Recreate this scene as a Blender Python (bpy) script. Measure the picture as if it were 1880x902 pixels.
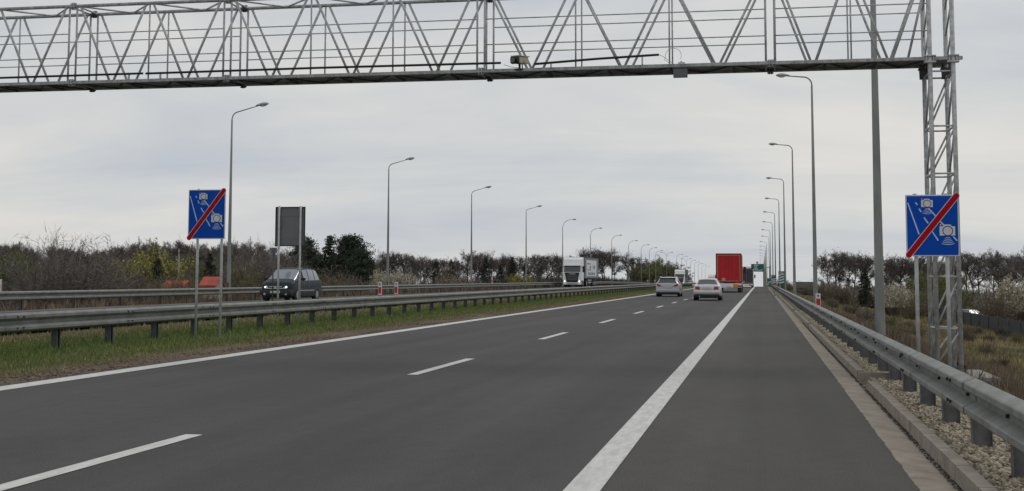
import bpy, bmesh, math, random
import numpy as np
from mathutils import Vector, Matrix
R_ = math.radians
for o in list(bpy.data.objects): bpy.data.objects.remove(o)
scene = bpy.context.scene
COL = scene.collection

# ------------------------------------------------------------------ camera
F, VX, VY, ROLL, PX, PY, CH = 2459.4, 1397.5, 512.06, R_(-0.844), 888.0, 289.8, 1.4
_v = np.array([(VX-PX)/F, -(VY-PY)/F, -1.0]); _v /= np.linalg.norm(_v)
_u = np.array([math.sin(ROLL), math.cos(ROLL), 0]); _u = _u-_v*(_u@_v); _u /= np.linalg.norm(_u)
RC = np.array([np.cross(_v, _u), _v, _u])
cam_d = bpy.data.cameras.new('camera'); cam = bpy.data.objects.new('camera', cam_d); COL.objects.link(cam)
M4 = Matrix([list(RC[i])+[0] for i in range(3)]+[[0, 0, 0, 1]])
cam.matrix_world = Matrix.Translation((0, 0, CH)) @ M4
cam_d.sensor_fit = 'HORIZONTAL'; cam_d.sensor_width = 36; cam_d.lens = F/1880*36
cam_d.shift_x = (940-PX)/1880; cam_d.shift_y = (PY-451)/1880
cam_d.clip_start = 0.1; cam_d.clip_end = 8000
scene.camera = cam
scene.view_settings.view_transform = 'Standard'; scene.view_settings.look = 'None'
scene.view_settings.exposure = 0.0; scene.view_settings.gamma = 1.0

# ------------------------------------------------------------------ overcast sky + soft sun
SUN_EL, SUN_AZ = 48, 35
w = bpy.data.worlds.new('World'); scene.world = w; w.use_nodes = True
nt = w.node_tree; N = nt.nodes; L = nt.links; N.clear()
out = N.new('ShaderNodeOutputWorld')
sky = N.new('ShaderNodeTexSky'); sky.sky_type = 'NISHITA'; sky.sun_disc = False
sky.sun_elevation = R_(SUN_EL); sky.sun_rotation = R_(SUN_AZ)
bg1 = N.new('ShaderNodeBackground'); bg1.inputs[1].default_value = 0.07
L.new(sky.outputs[0], bg1.inputs[0])
tc = N.new('ShaderNodeTexCoord'); sep = N.new('ShaderNodeSeparateXYZ'); L.new(tc.outputs['Generated'], sep.inputs[0])
def wm(op, a, b=None, c=None):
    n = N.new('ShaderNodeMath'); n.operation = op
    for i, x in enumerate((a, b, c)):
        if x is None: continue
        if isinstance(x, (int, float)): n.inputs[i].default_value = x
        else: L.new(x, n.inputs[i])
    return n.outputs[0]
zz = wm('ADD', wm('MAXIMUM', sep.outputs[2], 0.0), 0.16)
cx = wm('DIVIDE', sep.outputs[0], zz); cy = wm('DIVIDE', sep.outputs[1], zz)
cmb = N.new('ShaderNodeCombineXYZ'); L.new(cx, cmb.inputs[0]); L.new(cy, cmb.inputs[1])
mp = N.new('ShaderNodeMapping'); L.new(cmb.outputs[0], mp.inputs[0])
mp.inputs['Rotation'].default_value = (0, 0, R_(14)); mp.inputs['Scale'].default_value = (0.34, 0.95, 1)
n1 = N.new('ShaderNodeTexNoise'); L.new(mp.outputs[0], n1.inputs['Vector'])
n1.inputs['Scale'].default_value = 0.9; n1.inputs['Detail'].default_value = 8; n1.inputs['Roughness'].default_value = 0.57
n1.inputs['Distortion'].default_value = 0.6
mp2 = N.new('ShaderNodeMapping'); L.new(tc.outputs['Generated'], mp2.inputs[0]); mp2.inputs['Rotation'].default_value = (R_(8), R_(-10), 0); mp2.inputs['Scale'].default_value = (2.2, 2.2, 7.5)
n2 = N.new('ShaderNodeTexNoise'); L.new(mp2.outputs[0], n2.inputs['Vector']); n2.inputs['Scale'].default_value = 1.6; n2.inputs['Detail'].default_value = 7; n2.inputs['Roughness'].default_value = .55; n2.inputs['Distortion'].default_value = .4
cr = N.new('ShaderNodeValToRGB'); L.new(wm('ADD', wm('MULTIPLY', n1.outputs[0], .55), wm('MULTIPLY', n2.outputs[0], .45)), cr.inputs[0])
e = cr.color_ramp.elements
e[0].position = 0.38; e[0].color = (0.52, 0.555, 0.615, 1)
e[1].position = 0.63; e[1].color = (0.76, 0.74, 0.705, 1)
m = cr.color_ramp.elements.new(0.5); m.color = (0.635, 0.65, 0.66, 1)
bg2 = N.new('ShaderNodeBackground'); L.new(cr.outputs[0], bg2.inputs[0]); bg2.inputs[1].default_value = 0.99
mx = N.new('ShaderNodeMixShader'); mx.inputs[0].default_value = 0.95
L.new(bg1.outputs[0], mx.inputs[1]); L.new(bg2.outputs[0], mx.inputs[2]); L.new(mx.outputs[0], out.inputs[0])
sd = bpy.data.lights.new('sun', 'SUN'); sd.energy = 0.7; sd.angle = R_(18); sd.color = (1, 0.965, 0.92)
so = bpy.data.objects.new('sun', sd); COL.objects.link(so)
sv = Vector((math.sin(R_(SUN_AZ))*math.cos(R_(SUN_EL)), math.cos(R_(SUN_AZ))*math.cos(R_(SUN_EL)), math.sin(R_(SUN_EL))))
so.rotation_euler = sv.to_track_quat('Z', 'Y').to_euler()

# ------------------------------------------------------------------ materials
def mat(name, col, rough=0.6, metal=0.0, var=0.0, scale=4.0, bump=0.0, bscale=40.0, col2=None, island=0.0, spec=0.5, emit=None, es=0, coat=0, stretch=None):
    m = bpy.data.materials.new(name); m.use_nodes = True
    t = m.node_tree; b = t.nodes['Principled BSDF']; l = t.links
    b.inputs['Roughness'].default_value = rough; b.inputs['Metallic'].default_value = metal
    b.inputs['Specular IOR Level'].default_value = spec
    if coat: b.inputs['Coat Weight'].default_value = coat; b.inputs['Coat Roughness'].default_value = 0.05
    g = t.nodes.new('ShaderNodeNewGeometry')
    vec = g.outputs['Position']
    if stretch:
        mpn = t.nodes.new('ShaderNodeMapping'); mpn.inputs['Scale'].default_value = stretch
        l.new(vec, mpn.inputs[0]); vec = mpn.outputs[0]
    src = None
    if var > 0 or col2:
        n = t.nodes.new('ShaderNodeTexNoise'); n.inputs['Scale'].default_value = scale; n.inputs['Detail'].default_value = 6
        n.inputs['Roughness'].default_value = 0.62
        l.new(vec, n.inputs['Vector'])
        r = t.nodes.new('ShaderNodeValToRGB'); l.new(n.outputs[0], r.inputs[0])
        c2 = col2 if col2 else tuple(c*(1+var) for c in col); c1 = col if col2 else tuple(c*(1-var) for c in col)
        r.color_ramp.elements[0].position = 0.36; r.color_ramp.elements[1].position = 0.64
        r.color_ramp.elements[0].color = (*c1, 1); r.color_ramp.elements[1].color = (*c2, 1)
        src = r.outputs[0]
    if island > 0:
        h = t.nodes.new('ShaderNodeHueSaturation'); mr = t.nodes.new('ShaderNodeMapRange')
        l.new(g.outputs['Random Per Island'], mr.inputs[0])
        mr.inputs['To Min'].default_value = 1-island; mr.inputs['To Max'].default_value = 1+island
        l.new(mr.outputs[0], h.inputs['Value'])
        if src: l.new(src, h.inputs['Color'])
        else: h.inputs['Color'].default_value = (*col, 1)
        src = h.outputs[0]
    if src: l.new(src, b.inputs['Base Color'])
    else: b.inputs['Base Color'].default_value = (*col, 1)
    if bump > 0:
        n2 = t.nodes.new('ShaderNodeTexNoise'); n2.inputs['Scale'].default_value = bscale; n2.inputs['Detail'].default_value = 4
        l.new(g.outputs['Position'], n2.inputs['Vector'])
        bp = t.nodes.new('ShaderNodeBump'); bp.inputs['Strength'].default_value = bump; bp.inputs['Distance'].default_value = 0.02
        l.new(n2.outputs[0], bp.inputs['Height']); l.new(bp.outputs[0], b.inputs['Normal'])
    if emit: b.inputs['Emission Color'].default_value = (*emit, 1); b.inputs['Emission Strength'].default_value = es
    return m

def asphalt_mat(name, base, warm, xs):
    """worn asphalt: aggregate grain, lengthwise wear bands in the wheel tracks, patches, fine cracks"""
    m = bpy.data.materials.new(name); m.use_nodes = True
    t = m.node_tree; b = t.nodes['Principled BSDF']; l = t.links; nn = t.nodes.new
    g = nn('ShaderNodeNewGeometry'); sp = nn('ShaderNodeSeparateXYZ'); l.new(g.outputs['Position'], sp.inputs[0])
    def noise(scale, det, sc, rough=0.6):
        mpn = nn('ShaderNodeMapping'); mpn.inputs['Scale'].default_value = sc; l.new(g.outputs['Position'], mpn.inputs[0])
        n = nn('ShaderNodeTexNoise'); n.inputs['Scale'].default_value = scale; n.inputs['Detail'].default_value = det
        n.inputs['Roughness'].default_value = rough
        l.new(mpn.outputs[0], n.inputs['Vector']); return n.outputs[0]
    def mul(a, lo, hi, f0=0.3, f1=0.7):
        r = nn('ShaderNodeMapRange'); l.new(a, r.inputs[0]); r.inputs[1].default_value = f0; r.inputs[2].default_value = f1
        r.inputs[3].default_value = lo; r.inputs[4].default_value = hi; return r.outputs[0]
    def mm(a, c):
        n = nn('ShaderNodeMath'); n.operation = 'MULTIPLY'; l.new(a, n.inputs[0]); l.new(c, n.inputs[1]); return n.outputs[0]
    band = noise(1.0, 3, (0.9, 0.012, 1)); patch = noise(0.35, 5, (1, 0.4, 1)); grain = noise(55, 2, (1, 1, 1)); mid = noise(5, 6, (1, .6, 1), .7)
    v = mm(mm(mul(band, .80, 1.20), mul(patch, .84, 1.16)), mm(mul(grain, .72, 1.28), mul(mid, .92, 1.08)))
    # bright aggregate flecks
    vo = nn('ShaderNodeTexVoronoi'); vo.inputs['Scale'].default_value = 28; l.new(g.outputs['Position'], vo.inputs['Vector'])
    fl = nn('ShaderNodeMapRange'); l.new(vo.outputs['Distance'], fl.inputs[0]); fl.inputs[1].default_value = 0.02; fl.inputs[2].default_value = 0.11
    fl.inputs[3].default_value = 1.35; fl.inputs[4].default_value = 1.0
    v = mm(v, fl.outputs[0])
    # colour by lane: slightly warmer on the hard shoulder
    r = nn('ShaderNodeMapRange'); l.new(sp.outputs[0], r.inputs[0]); r.inputs[1].default_value = xs-0.02; r.inputs[2].default_value = xs+0.02
    mc = nn('ShaderNodeMix'); mc.data_type = 'RGBA'; l.new(r.outputs[0], mc.inputs[0]); mc.inputs[6].default_value = (*base, 1); mc.inputs[7].default_value = (*warm, 1)
    mv = nn('ShaderNodeMix'); mv.data_type = 'RGBA'; mv.blend_type = 'MULTIPLY'; mv.inputs[0].default_value = 1
    cb = nn('ShaderNodeCombineXYZ')
    for i in range(3): l.new(v, cb.inputs[i])
    l.new(mc.outputs[2], mv.inputs[6]); l.new(cb.outputs[0], mv.inputs[7]); l.new(mv.outputs[2], b.inputs['Base Color'])
    b.inputs['Roughness'].default_value = 0.85; b.inputs['Specular IOR Level'].default_value = 0.25
    bp = nn('ShaderNodeBump'); bp.inputs['Strength'].default_value = 0.35; bp.inputs['Distance'].default_value = 0.01
    l.new(grain, bp.inputs['Height']); l.new(bp.outputs[0], b.inputs['Normal'])
    return m

def ground_mat():
    """soil, verge and field colours laid out by where they lie across the road corridor"""
    m = bpy.data.materials.new('soil and turf'); m.use_nodes = True
    t = m.node_tree; b = t.nodes['Principled BSDF']; l = t.links; nn = t.nodes.new
    g = nn('ShaderNodeNewGeometry'); sp = nn('ShaderNodeSeparateXYZ'); l.new(g.outputs['Position'], sp.inputs[0])
    def noise(scale, det, rough=.6):
        n = nn('ShaderNodeTexNoise'); n.inputs['Scale'].default_value = scale; n.inputs['Detail'].default_value = det; n.inputs['Roughness'].default_value = rough
        l.new(g.outputs['Position'], n.inputs['Vector']); return n.outputs[0]
    ns = noise(1.6, 6)
    # wobble the x position so borders run ragged
    ad = nn('ShaderNodeMath'); ad.operation = 'MULTIPLY_ADD'; l.new(ns, ad.inputs[0]); ad.inputs[1].default_value = 1.5; l.new(sp.outputs[0], ad.inputs[2])
    mr = nn('ShaderNodeMapRange'); l.new(ad.outputs[0], mr.inputs[0]); mr.inputs[1].default_value = -40+.75; mr.inputs[2].default_value = 30+.75
    cr = nn('ShaderNodeValToRGB'); l.new(mr.outputs[0], cr.inputs[0])
    def P(x): return (x+40)/70
    stops = [(-40, (.055, .052, .030)), (-30, (.085, .074, .045)), (-27, (.10, .085, .05)), (-16, (.09, .088, .04)), (-14.5, (.075, .10, .03)),
             (-11.9, (.075, .105, .03)), (-11.1, (.085, .085, .032)), (-10.4, (.15, .118, .08)), (-9.6, (.13, .102, .077)), (1.3, (.2, .17, .13)), (1.95, (.16, .135, .10)), (2.8, (.075, .068, .048)),
             (9, (.11, .095, .055)), (14, (.15, .13, .065)), (30, (.12, .10, .06))]
    el = cr.color_ramp.elements
    el[0].position = P(stops[0][0]); el[0].color = (*stops[0][1], 1)
    el[1].position = P(stops[-1][0]); el[1].color = (*stops[-1][1], 1)
    for x, c in stops[1:-1]:
        q = el.new(P(x)); q.color = (*c, 1)
    n2 = noise(7, 8, .7); n3 = noise(.12, 4)
    def rng(a, lo, hi):
        r = nn('ShaderNodeMapRange'); l.new(a, r.inputs[0]); r.inputs[1].default_value = .3; r.inputs[2].default_value = .7; r.inputs[3].default_value = lo; r.inputs[4].default_value = hi; return r.outputs[0]
    mu = nn('ShaderNodeMath'); mu.operation = 'MULTIPLY'; l.new(rng(n2, .6, 1.4), mu.inputs[0]); l.new(rng(n3, .75, 1.25), mu.inputs[1])
    h = nn('ShaderNodeHueSaturation'); l.new(mu.outputs[0], h.inputs['Value']); l.new(cr.outputs[0], h.inputs['Color']); l.new(h.outputs[0], b.inputs['Base Color'])
    b.inputs['Roughness'].default_value = 0.95; b.inputs['Specular IOR Level'].default_value = 0.1
    bp = nn('ShaderNodeBump'); bp.inputs['Strength'].default_value = .7; bp.inputs['Distance'].default_value = .05; l.new(n2, bp.inputs['Height']); l.new(bp.outputs[0], b.inputs['Normal'])
    return m

galv = mat('galvanised steel', (.42, .43, .43), .55, .15, .16, 7, .1, 60)
galv_rail = mat('weathered galvanised rail', (.17, .172, .158), .62, .15, .16, 3.2, .05, 30, stretch=(1, 1, 1.2), spec=.35, col2=(.25, .258, .246))
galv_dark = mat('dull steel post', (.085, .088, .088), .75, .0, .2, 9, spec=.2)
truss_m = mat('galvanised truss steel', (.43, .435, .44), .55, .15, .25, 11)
chord_m = mat('dull chord steel', (.33, .335, .335), .55, .15, .3, 14)
polem = mat('grey lamp pole', (.24, .25, .24), .65, .05, .15, 3, stretch=(1, 1, .3))
lampm = mat('lamp housing grey', (.34, .35, .35), .45, .2, .1, 9)
lampglass = mat('lamp glass', (.55, .56, .56), .15, 0, .05, 9)
black = mat('black plastic', (.012, .012, .013), .5)
rubber = mat('tyre rubber', (.018, .018, .019), .85, 0, .2, 20)
white = mat('white paint', (.62, .63, .63), .35, 0, .05, 3)
paint_line = mat('road marking white', (.50, .495, .475), .75, 0, .1, 14, .2, 60, col2=(.65, .65, .625), stretch=(1, .22, 1))
concrete = mat('gutter concrete', (.235, .205, .165), .9, 0, .22, 3.2, .4, 35)
kerbm = mat('kerb concrete', (.26, .232, .19), .9, 0, .2, 4.5, .4, 35)
foundm = mat('foundation concrete', (.25, .24, .215), .9, 0, .15, 4, .3, 30)
stonem = mat('pale gravel', (.31, .265, .195), .9, 0, 0, 1, island=.6)
sblue = mat('sign blue', (.002, .072, .46), .6, 0, .06, 2, spec=.12)
swhite = mat('sign white', (.60, .62, .66), .35, 0, .05, 5)
spale = mat('sign pale symbol', (.50, .60, .78), .35, 0, .04, 5)
sgrey = mat('sign symbol grey', (.62, .64, .66), .35, 0, .04, 5)
sred = mat('sign red', (.42, .004, .012), .6, 0, .06, 4, spec=.12)
sgreen = mat('sign green', (.0, .12, .10), .35, 0, .06, 4)
sback = mat('sign back aluminium', (.15, .155, .165), .55, .3, .08, 2)
redband = mat('delineator red', (.50, .012, .010), .4)
glassm = mat('car glass', (.028, .034, .042), .05, 0, .1, 2, spec=.9)
glass_light = mat('windscreen glass with painted sky reflection', (.17, .19, .24), .06, 0, .1, 2, spec=1.0)  # pale base colour stands in for the sky reflected in the windscreen
sideglass = mat('side glass with painted sky reflection', (.20, .22, .26), .08, 0, .1, 2, spec=1.0)  # bluish grey sky reflection put into the base colour of the side windows
chrome = mat('chrome', (.55, .56, .57), .18, .9)
rimm = mat('wheel rim', (.38, .39, .40), .3, .7)
silver = mat('silver car paint', (.40, .41, .43), .32, .3, .03, 3, coat=.5)
silver2 = mat('pale silver car paint', (.62, .62, .64), .32, .25, .03, 3, coat=.5)
darkgreen = mat('dark green car paint', (.010, .020, .028), .42, .0, .05, 2, spec=.22)
trim = mat('dark bumper trim', (.02, .022, .024), .55)
tail = mat('tail light red', (.30, .012, .012), .2, 0, .1, 8, spec=.7)
amber = mat('amber lens', (.75, .22, .01), .3)
plate = mat('number plate', (.50, .50, .46), .45)
headl = mat('lit headlight', (.9, .9, .88), .2, emit=(1, .97, .9), es=1.3)
headl_off = mat('headlight lens', (.45, .47, .48), .12, spec=.9)
truckred = mat('red trailer paint', (.46, .010, .016), .65, 0, .12, .9, .05, 8)
redframe = mat('red orange trailer frame', (.62, .16, .09), .45, 0, .1, 3)
truckwhite = mat('white truck paint', (.78, .79, .80), .35, 0, .04, 2)
curtain = mat('grey trailer curtain', (.20, .215, .24), .6, 0, .1, 1.2)
darkgrey = mat('dark grey curtain', (.05, .052, .058), .6, 0, .1, 1)
chassis = mat('chassis dark', (.025, .025, .027), .7)
roofred = mat('red roof tiles', (.38, .075, .045), .8, 0, .2, 1.5)
wallm = mat('rendered wall', (.30, .26, .22), .9, 0, .12, 1)
barnm = mat('dark barn boards', (.055, .05, .05), .9, 0, .2, 2)
fencem = mat('dark fence mesh', (.040, .046, .052), .8, 0, .12, 1.5)
cream = mat('cream camera housing', (.46, .42, .28), .5, 0, .06, 20)
bark = mat('grey brown bark', (.115, .098, .085), .9, 0, .3, 3)
twig = mat('bare twigs', (.195, .172, .152), .95, island=.35)
twig2 = mat('grey brown twigs', (.175, .152, .138), .95, island=.35)
brushm = mat('brown brush twigs', (.165, .138, .094), .95, island=.4)
olive = mat('budding olive twigs', (.165, .15, .075), .95, island=.4)
willow = mat('young willow leaves', (.14, .155, .065), .9, island=.4)
yellow = mat('yellow flowering twigs', (.30, .28, .075), .9, island=.4)
blossom = mat('cream blossom', (.56, .51, .40), .9, island=.3)
needles = mat('dark conifer needles', (.045, .055, .038), .9, island=.5)
pinen = mat('pine needles', (.036, .056, .032), .9, island=.5)
grassg = mat('green grass blades', (.14, .195, .05), .9, island=.4, col2=(.17, .205, .06), scale=.9)
grassd = mat('dry grass blades', (.27, .225, .125), .9, island=.35, var=.25, scale=1.3)
weedb = mat('brown dead weeds', (.165, .125, .09), .95, island=.4)
weedy = mat('yellowed tussock grass', (.43, .36, .16), .95, island=.35, col2=(.15, .112, .075), scale=.22)
soilc = mat('soil clods', (.16, .122, .09), .95, island=.35)

# ------------------------------------------------------------------ object helpers
def tag(o, label=None, cat=None, group=None, kind=None):
    if label: o['label'] = label
    if cat: o['category'] = cat
    if group: o['group'] = group
    if kind: o['kind'] = kind
    return o
def empty(name, loc=(0, 0, 0), rz=0, **k):
    o = bpy.data.objects.new(name, None); COL.objects.link(o); o.location = loc; o.rotation_euler = (0, 0, rz)
    o.empty_display_size = .2
    return tag(o, **k)
def from_arrays(name, V, Fc, m, parent=None, smooth=False):
    """V (n,3) array, Fc list of faces or an (k,3|4) int array"""
    me = bpy.data.meshes.new(name)
    if isinstance(Fc, np.ndarray):
        k, s = Fc.shape
        me.vertices.add(len(V)); me.vertices.foreach_set('co', np.asarray(V, dtype=np.float32).ravel())
        me.loops.add(k*s); me.loops.foreach_set('vertex_index', Fc.astype(np.int32).ravel())
        me.polygons.add(k); me.polygons.foreach_set('loop_start', np.arange(0, k*s, s, dtype=np.int32))
        me.update(calc_edges=True)
    else:
        me.from_pydata([tuple(v) for v in V], [], Fc); me.update()
    if smooth:
        me.polygons.foreach_set('use_smooth', [True]*len(me.polygons))
    me.materials.append(m)
    o = bpy.data.objects.new(name, me); COL.objects.link(o)
    if parent: o.parent = parent
    return o
class MB:
    def __init__(s): s.v = []; s.f = []
    def add(s, v, f):
        n = len(s.v); s.v += [tuple(p) for p in v]; s.f += [tuple(i+n for i in q) for q in f]; return s
    def box(s, x0, x1, y0, y1, z0, z1):
        v = [(x0,y0,z0),(x1,y0,z0),(x1,y1,z0),(x0,y1,z0),(x0,y0,z1),(x1,y0,z1),(x1,y1,z1),(x0,y1,z1)]
        return s.add(v, [(0,3,2,1),(4,5,6,7),(0,1,5,4),(1,2,6,5),(2,3,7,6),(3,0,4,7)])
    def cbox(s, x0, x1, y0, y1, z0, z1, b):
        """box with bevelled edges"""
        bm = bmesh.new(); bmesh.ops.create_cube(bm, size=1)
        bmesh.ops.scale(bm, vec=(x1-x0, y1-y0, z1-z0), verts=bm.verts)
        bmesh.ops.translate(bm, vec=((x0+x1)/2, (y0+y1)/2, (z0+z1)/2), verts=bm.verts)
        bmesh.ops.bevel(bm, geom=bm.edges[:], offset=b, segments=2, affect='EDGES', profile=.6)
        return s.bm(bm)
    def bm(s, bm):
        bm.verts.index_update()
        s.add([v.co[:] for v in bm.verts], [tuple(v.index for v in f.verts) for f in bm.faces]); bm.free(); return s
    def prism(s, poly, x0, x1, bev=0):
        """poly in (y,z) extruded along x"""
        bm = bmesh.new()
        a = [bm.verts.new((x0, y, z)) for y, z in poly]; b = [bm.verts.new((x1, y, z)) for y, z in poly]
        n = len(poly); bm.faces.new(a); bm.faces.new(b[::-1])
        for i in range(n): bm.faces.new((a[i], b[i], b[(i+1) % n], a[(i+1) % n]))
        bmesh.ops.recalc_face_normals(bm, faces=bm.faces)
        if bev: bmesh.ops.bevel(bm, geom=bm.edges[:], offset=bev, segments=2, affect='EDGES', profile=.6)
        return s.bm(bm)
    def tube(s, pts, rad, n=8, cap=True):
        pts = [Vector(p) for p in pts]
        if isinstance(rad, (int, float)): rad = [rad]*len(pts)
        rings = []; ref = None
        for i, p in enumerate(pts):
            d = (pts[min(i+1, len(pts)-1)]-pts[max(i-1, 0)]).normalized()
            if ref is None:
                ref = Vector((0, 0, 1)) if abs(d.z) < .9 else Vector((1, 0, 0))
            a = d.cross(ref).normalized(); b = a.cross(d).normalized(); ref = b
            rings.append([p+(a*math.cos(2*math.pi*k/n)+b*math.sin(2*math.pi*k/n))*rad[i] for k in range(n)])
        v = [q for r in rings for q in r]; f = []
        for i in range(len(pts)-1):
            for k in range(n):
                f.append((i*n+k, i*n+(k+1) % n, (i+1)*n+(k+1) % n, (i+1)*n+k))
        if cap: f.append(tuple(range(n))[::-1]); f.append(tuple((len(pts)-1)*n+k for k in range(n)))
        return s.add(v, f)
    def disc(s, c, r, y, n=20, ry=None):
        """flat disc facing -y"""
        v = [(c[0]+r*math.cos(2*math.pi*k/n), y, c[1]+(ry or r)*math.sin(2*math.pi*k/n)) for k in range(n)]
        return s.add(v, [tuple(range(n))])
    def quad2(s, pts, y):
        """flat polygon given in (x,z) on plane y"""
        return s.add([(p[0], y, p[1]) for p in pts], [tuple(range(len(pts)))])
    def build(s, name, m, parent=None, smooth=False):
        return from_arrays(name, s.v, s.f, m, parent, smooth)
def smooth_angle(o, a=35):
    me = o.data
    me.polygons.foreach_set('use_smooth', [True]*len(me.polygons))
    bm = bmesh.new(); bm.from_mesh(me)
    for ed in bm.edges:
        if len(ed.link_faces) == 2 and ed.calc_face_angle(0) > R_(a): ed.smooth = False
    bm.to_mesh(me); bm.free(); return o
def copy_tree(o, parent=None):
    c = o.copy(); COL.objects.link(c)
    if parent: c.parent = parent
    for ch in [x for x in CH_MAP.get(o.name, [])]: copy_tree(ch, c)
    return c
CH_MAP = {}
def index(o):
    """remember the children of a finished thing so that copies need no scene search"""
    CH_MAP[o.name] = [x for x in bpy.data.objects if x.parent == o]
    for x in CH_MAP[o.name]: index(x)

# ------------------------------------------------------------------ terrain shape
def prof(y):
    """the road runs level, crests and drops away beyond 200 m"""
    if y < 200: return 0.0
    if y < 350: return -3e-5*(y-200)**2
    return -0.675-0.009*(y-350)
CS = [(-3000, -6), (-400, -4.6), (-120, -4.2), (-60, -3.2), (-42, -1.9), (-32, -.35), (-28.2, .06), (-26, .12), (-25.2, .12), (-16.2, .12), (-14.6, .06), (-13, .03), (-11, -.01),
      (-9.9, -.02), (-9.5, -.06), (1.0, -.06), (1.3, -.06), (1.46, .02), (1.9, -.02), (2.4, -.10), (3.2, -.24), (5, -1.0), (9, -2.0), (19, -3.1), (40, -3.8), (150, -4.2), (3000, -6)]
CX = np.array([a for a, b in CS]); CZ = np.array([b for a, b in CS])
def gz(x, y): return float(np.interp(x, CX, CZ))+prof(y)

ys = np.concatenate([np.arange(-30, 60, 2.0), np.arange(60, 200, 5), np.arange(200, 500, 12), np.arange(500, 1000, 50), np.arange(1000, 4001, 300)])
xs = np.unique(np.concatenate([CX, np.arange(-60, 60, 2.5), np.arange(-9.5, -16.5, -.5), np.arange(60, 400, 30), np.arange(-400, -60, 30), np.array([-2000, -1000, 1000, 2000])]))
GX, GY = np.meshgrid(xs, ys); PR = np.array([prof(y) for y in ys])
rng = np.random.default_rng(5)
bumpy = rng.normal(0, 1, GX.shape)*np.where((GX < -29) | (GX > 3.5), .10, .012)*np.where((GX > -9.6) & (GX < 1.4) | (GX > -25.5) & (GX < -15.9), 0, 1)
GZ = np.interp(GX, CX, CZ)+PR[:, None]+bumpy
V = np.stack([GX.ravel(), GY.ravel(), GZ.ravel()], 1); nx_ = len(xs); ny_ = len(ys)
ii, jj = np.meshgrid(np.arange(nx_-1), np.arange(ny_-1)); a = (jj*nx_+ii).ravel()
ground = from_arrays('ground', V, np.stack([a, a+1, a+nx_+1, a+nx_], 1), ground_mat(), smooth=True); tag(ground, kind='structure')

RY = [-30, 0] + list(range(10, 200, 10)) + list(range(200, 360, 10)) + [400, 500, 700]
def strip(name, x0, x1, z, m, ylist=RY, kind='structure', rag0=0, rag1=0, parent=None):
    """a sheet that follows the road profile; rag = ragged edge amplitude"""
    v = []; f = []; rr = random.Random(int(abs(x0)*100))
    for i, y in enumerate(ylist):
        a0 = x0+rr.uniform(-1, 1)*rag0; a1 = x1+rr.uniform(-1, 1)*rag1
        v += [(a0, y, z+prof(y)), (a1, y, z+prof(y))]
        if i: f.append((2*i-2, 2*i-1, 2*i+1, 2*i))
    o = from_arrays(name, v, f, m, parent)
    if kind: tag(o, kind=kind)
    return o
FINE = sorted(set(list(np.arange(-4, 40, .16))+[-30]+list(np.arange(40, 120, .8))+[float(y) for y in RY if y > 119]))
asph = asphalt_mat('asphalt', (.066, .0635, .0645), (.071, .068, .063), -1.3)
road = strip('road', -9.62, 1.02, 0, asph, FINE, rag0=.02, rag1=.012)
asph2 = asphalt_mat('asphalt of the far carriageway', (.09, .088, .085), (.09, .088, .085), -200)
strip('opposite_road', -25.6, -16.0, .2, asph2)
# markings
mk = MB()
def mark(mb, x0, x1, y0, y1, z=.005, sl=0):
    yy = [y0]+[y for y in range(int(y0)+1, int(y1)+1) if y % 10 == 0 and y0 < y < y1]+[y1]; v = []; f = []
    for i, y in enumerate(yy):
        s_ = 0
        v += [(x0, y, z+prof(y)), (x1, y, z+prof(y))]
        if i: f.append((2*i-2, 2*i-1, 2*i+1, 2*i))
    mb.add(v, f)
mark(mk, -1.30, -1.06, -10, 500); mark(mk, -9.47, -9.12, -10, 500)
y = 11.3-4
while y < 480: mark(mk, -5.03, -4.87, y, y+4.0); y += 11.6
mark(mk, -16.55, -16.35, -10, 500, .206); mark(mk, -24.3, -24.1, -10, 500, .206)
y = 5
while y < 450: mark(mk, -20.4, -20.25, y, y+4, .206); y += 12
tag(mk.build('road_markings', paint_line), kind='structure')
# repaired crossing joint on the shoulder far ahead
jt = MB(); 
for (x0, x1, y0, y1) in [(-1.0, .98, 106, 106.9)]:
    jt.box(x0, x1, y0, y1, .001, .004)
tag(jt.build('road_joint', mat('sealed joint tar', (.035, .034, .034), .7)), kind='structure')

# gutter slab with ragged asphalt edge, and the raised kerb stones (each about 1 m)
gv = []; gf = []; rr = random.Random(4)
prof_g = [(1.005, -.004), (1.05, .003), (1.22, -.012), (1.33, -.02)]
ylist = FINE
for i, y in enumerate(ylist):
    for k, (x, z) in enumerate(prof_g): gv.append((x+(rr.uniform(-.011, .011) if k == 0 else 0), y, z+prof(y)+(.003 if k == 0 else 0)))
    if i:
        for k in range(3): a0 = (i-1)*4+k; gf.append((a0, a0+1, a0+5, a0+4))
tag(from_arrays('gutter', gv, gf, concrete), kind='structure')
kb = MB(); y = -3.0
gaps = [(18.7, 19.6), (58.6, 59.2), (40.0, 40.35)]
while y < 300:
    ln = 1.0 if y < 60 else 5.0
    y1 = y+ln-.012
    if not any(a0 < y+ln and y < b0 for a0, b0 in gaps):
        x0, x1 = 1.315, 1.415; z0, z1 = -.06+prof(y), .105+prof(y); c = .015
        j = rr.uniform(-.003, .003)
        kb.prism([(0, 0)] and [(y, z0), (y, z1-c), (y+c*.6, z1), (y1-c*.6, z1), (y1, z1-c), (y1, z0)], x0+j, x1+j)
    y += ln
# the kerb turns out at the drainage gap
kb.box(1.32, 1.95, 19.62, 19.73, -.08, .10)
tag(kb.build('kerb', kerbm), kind='structure')

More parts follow.
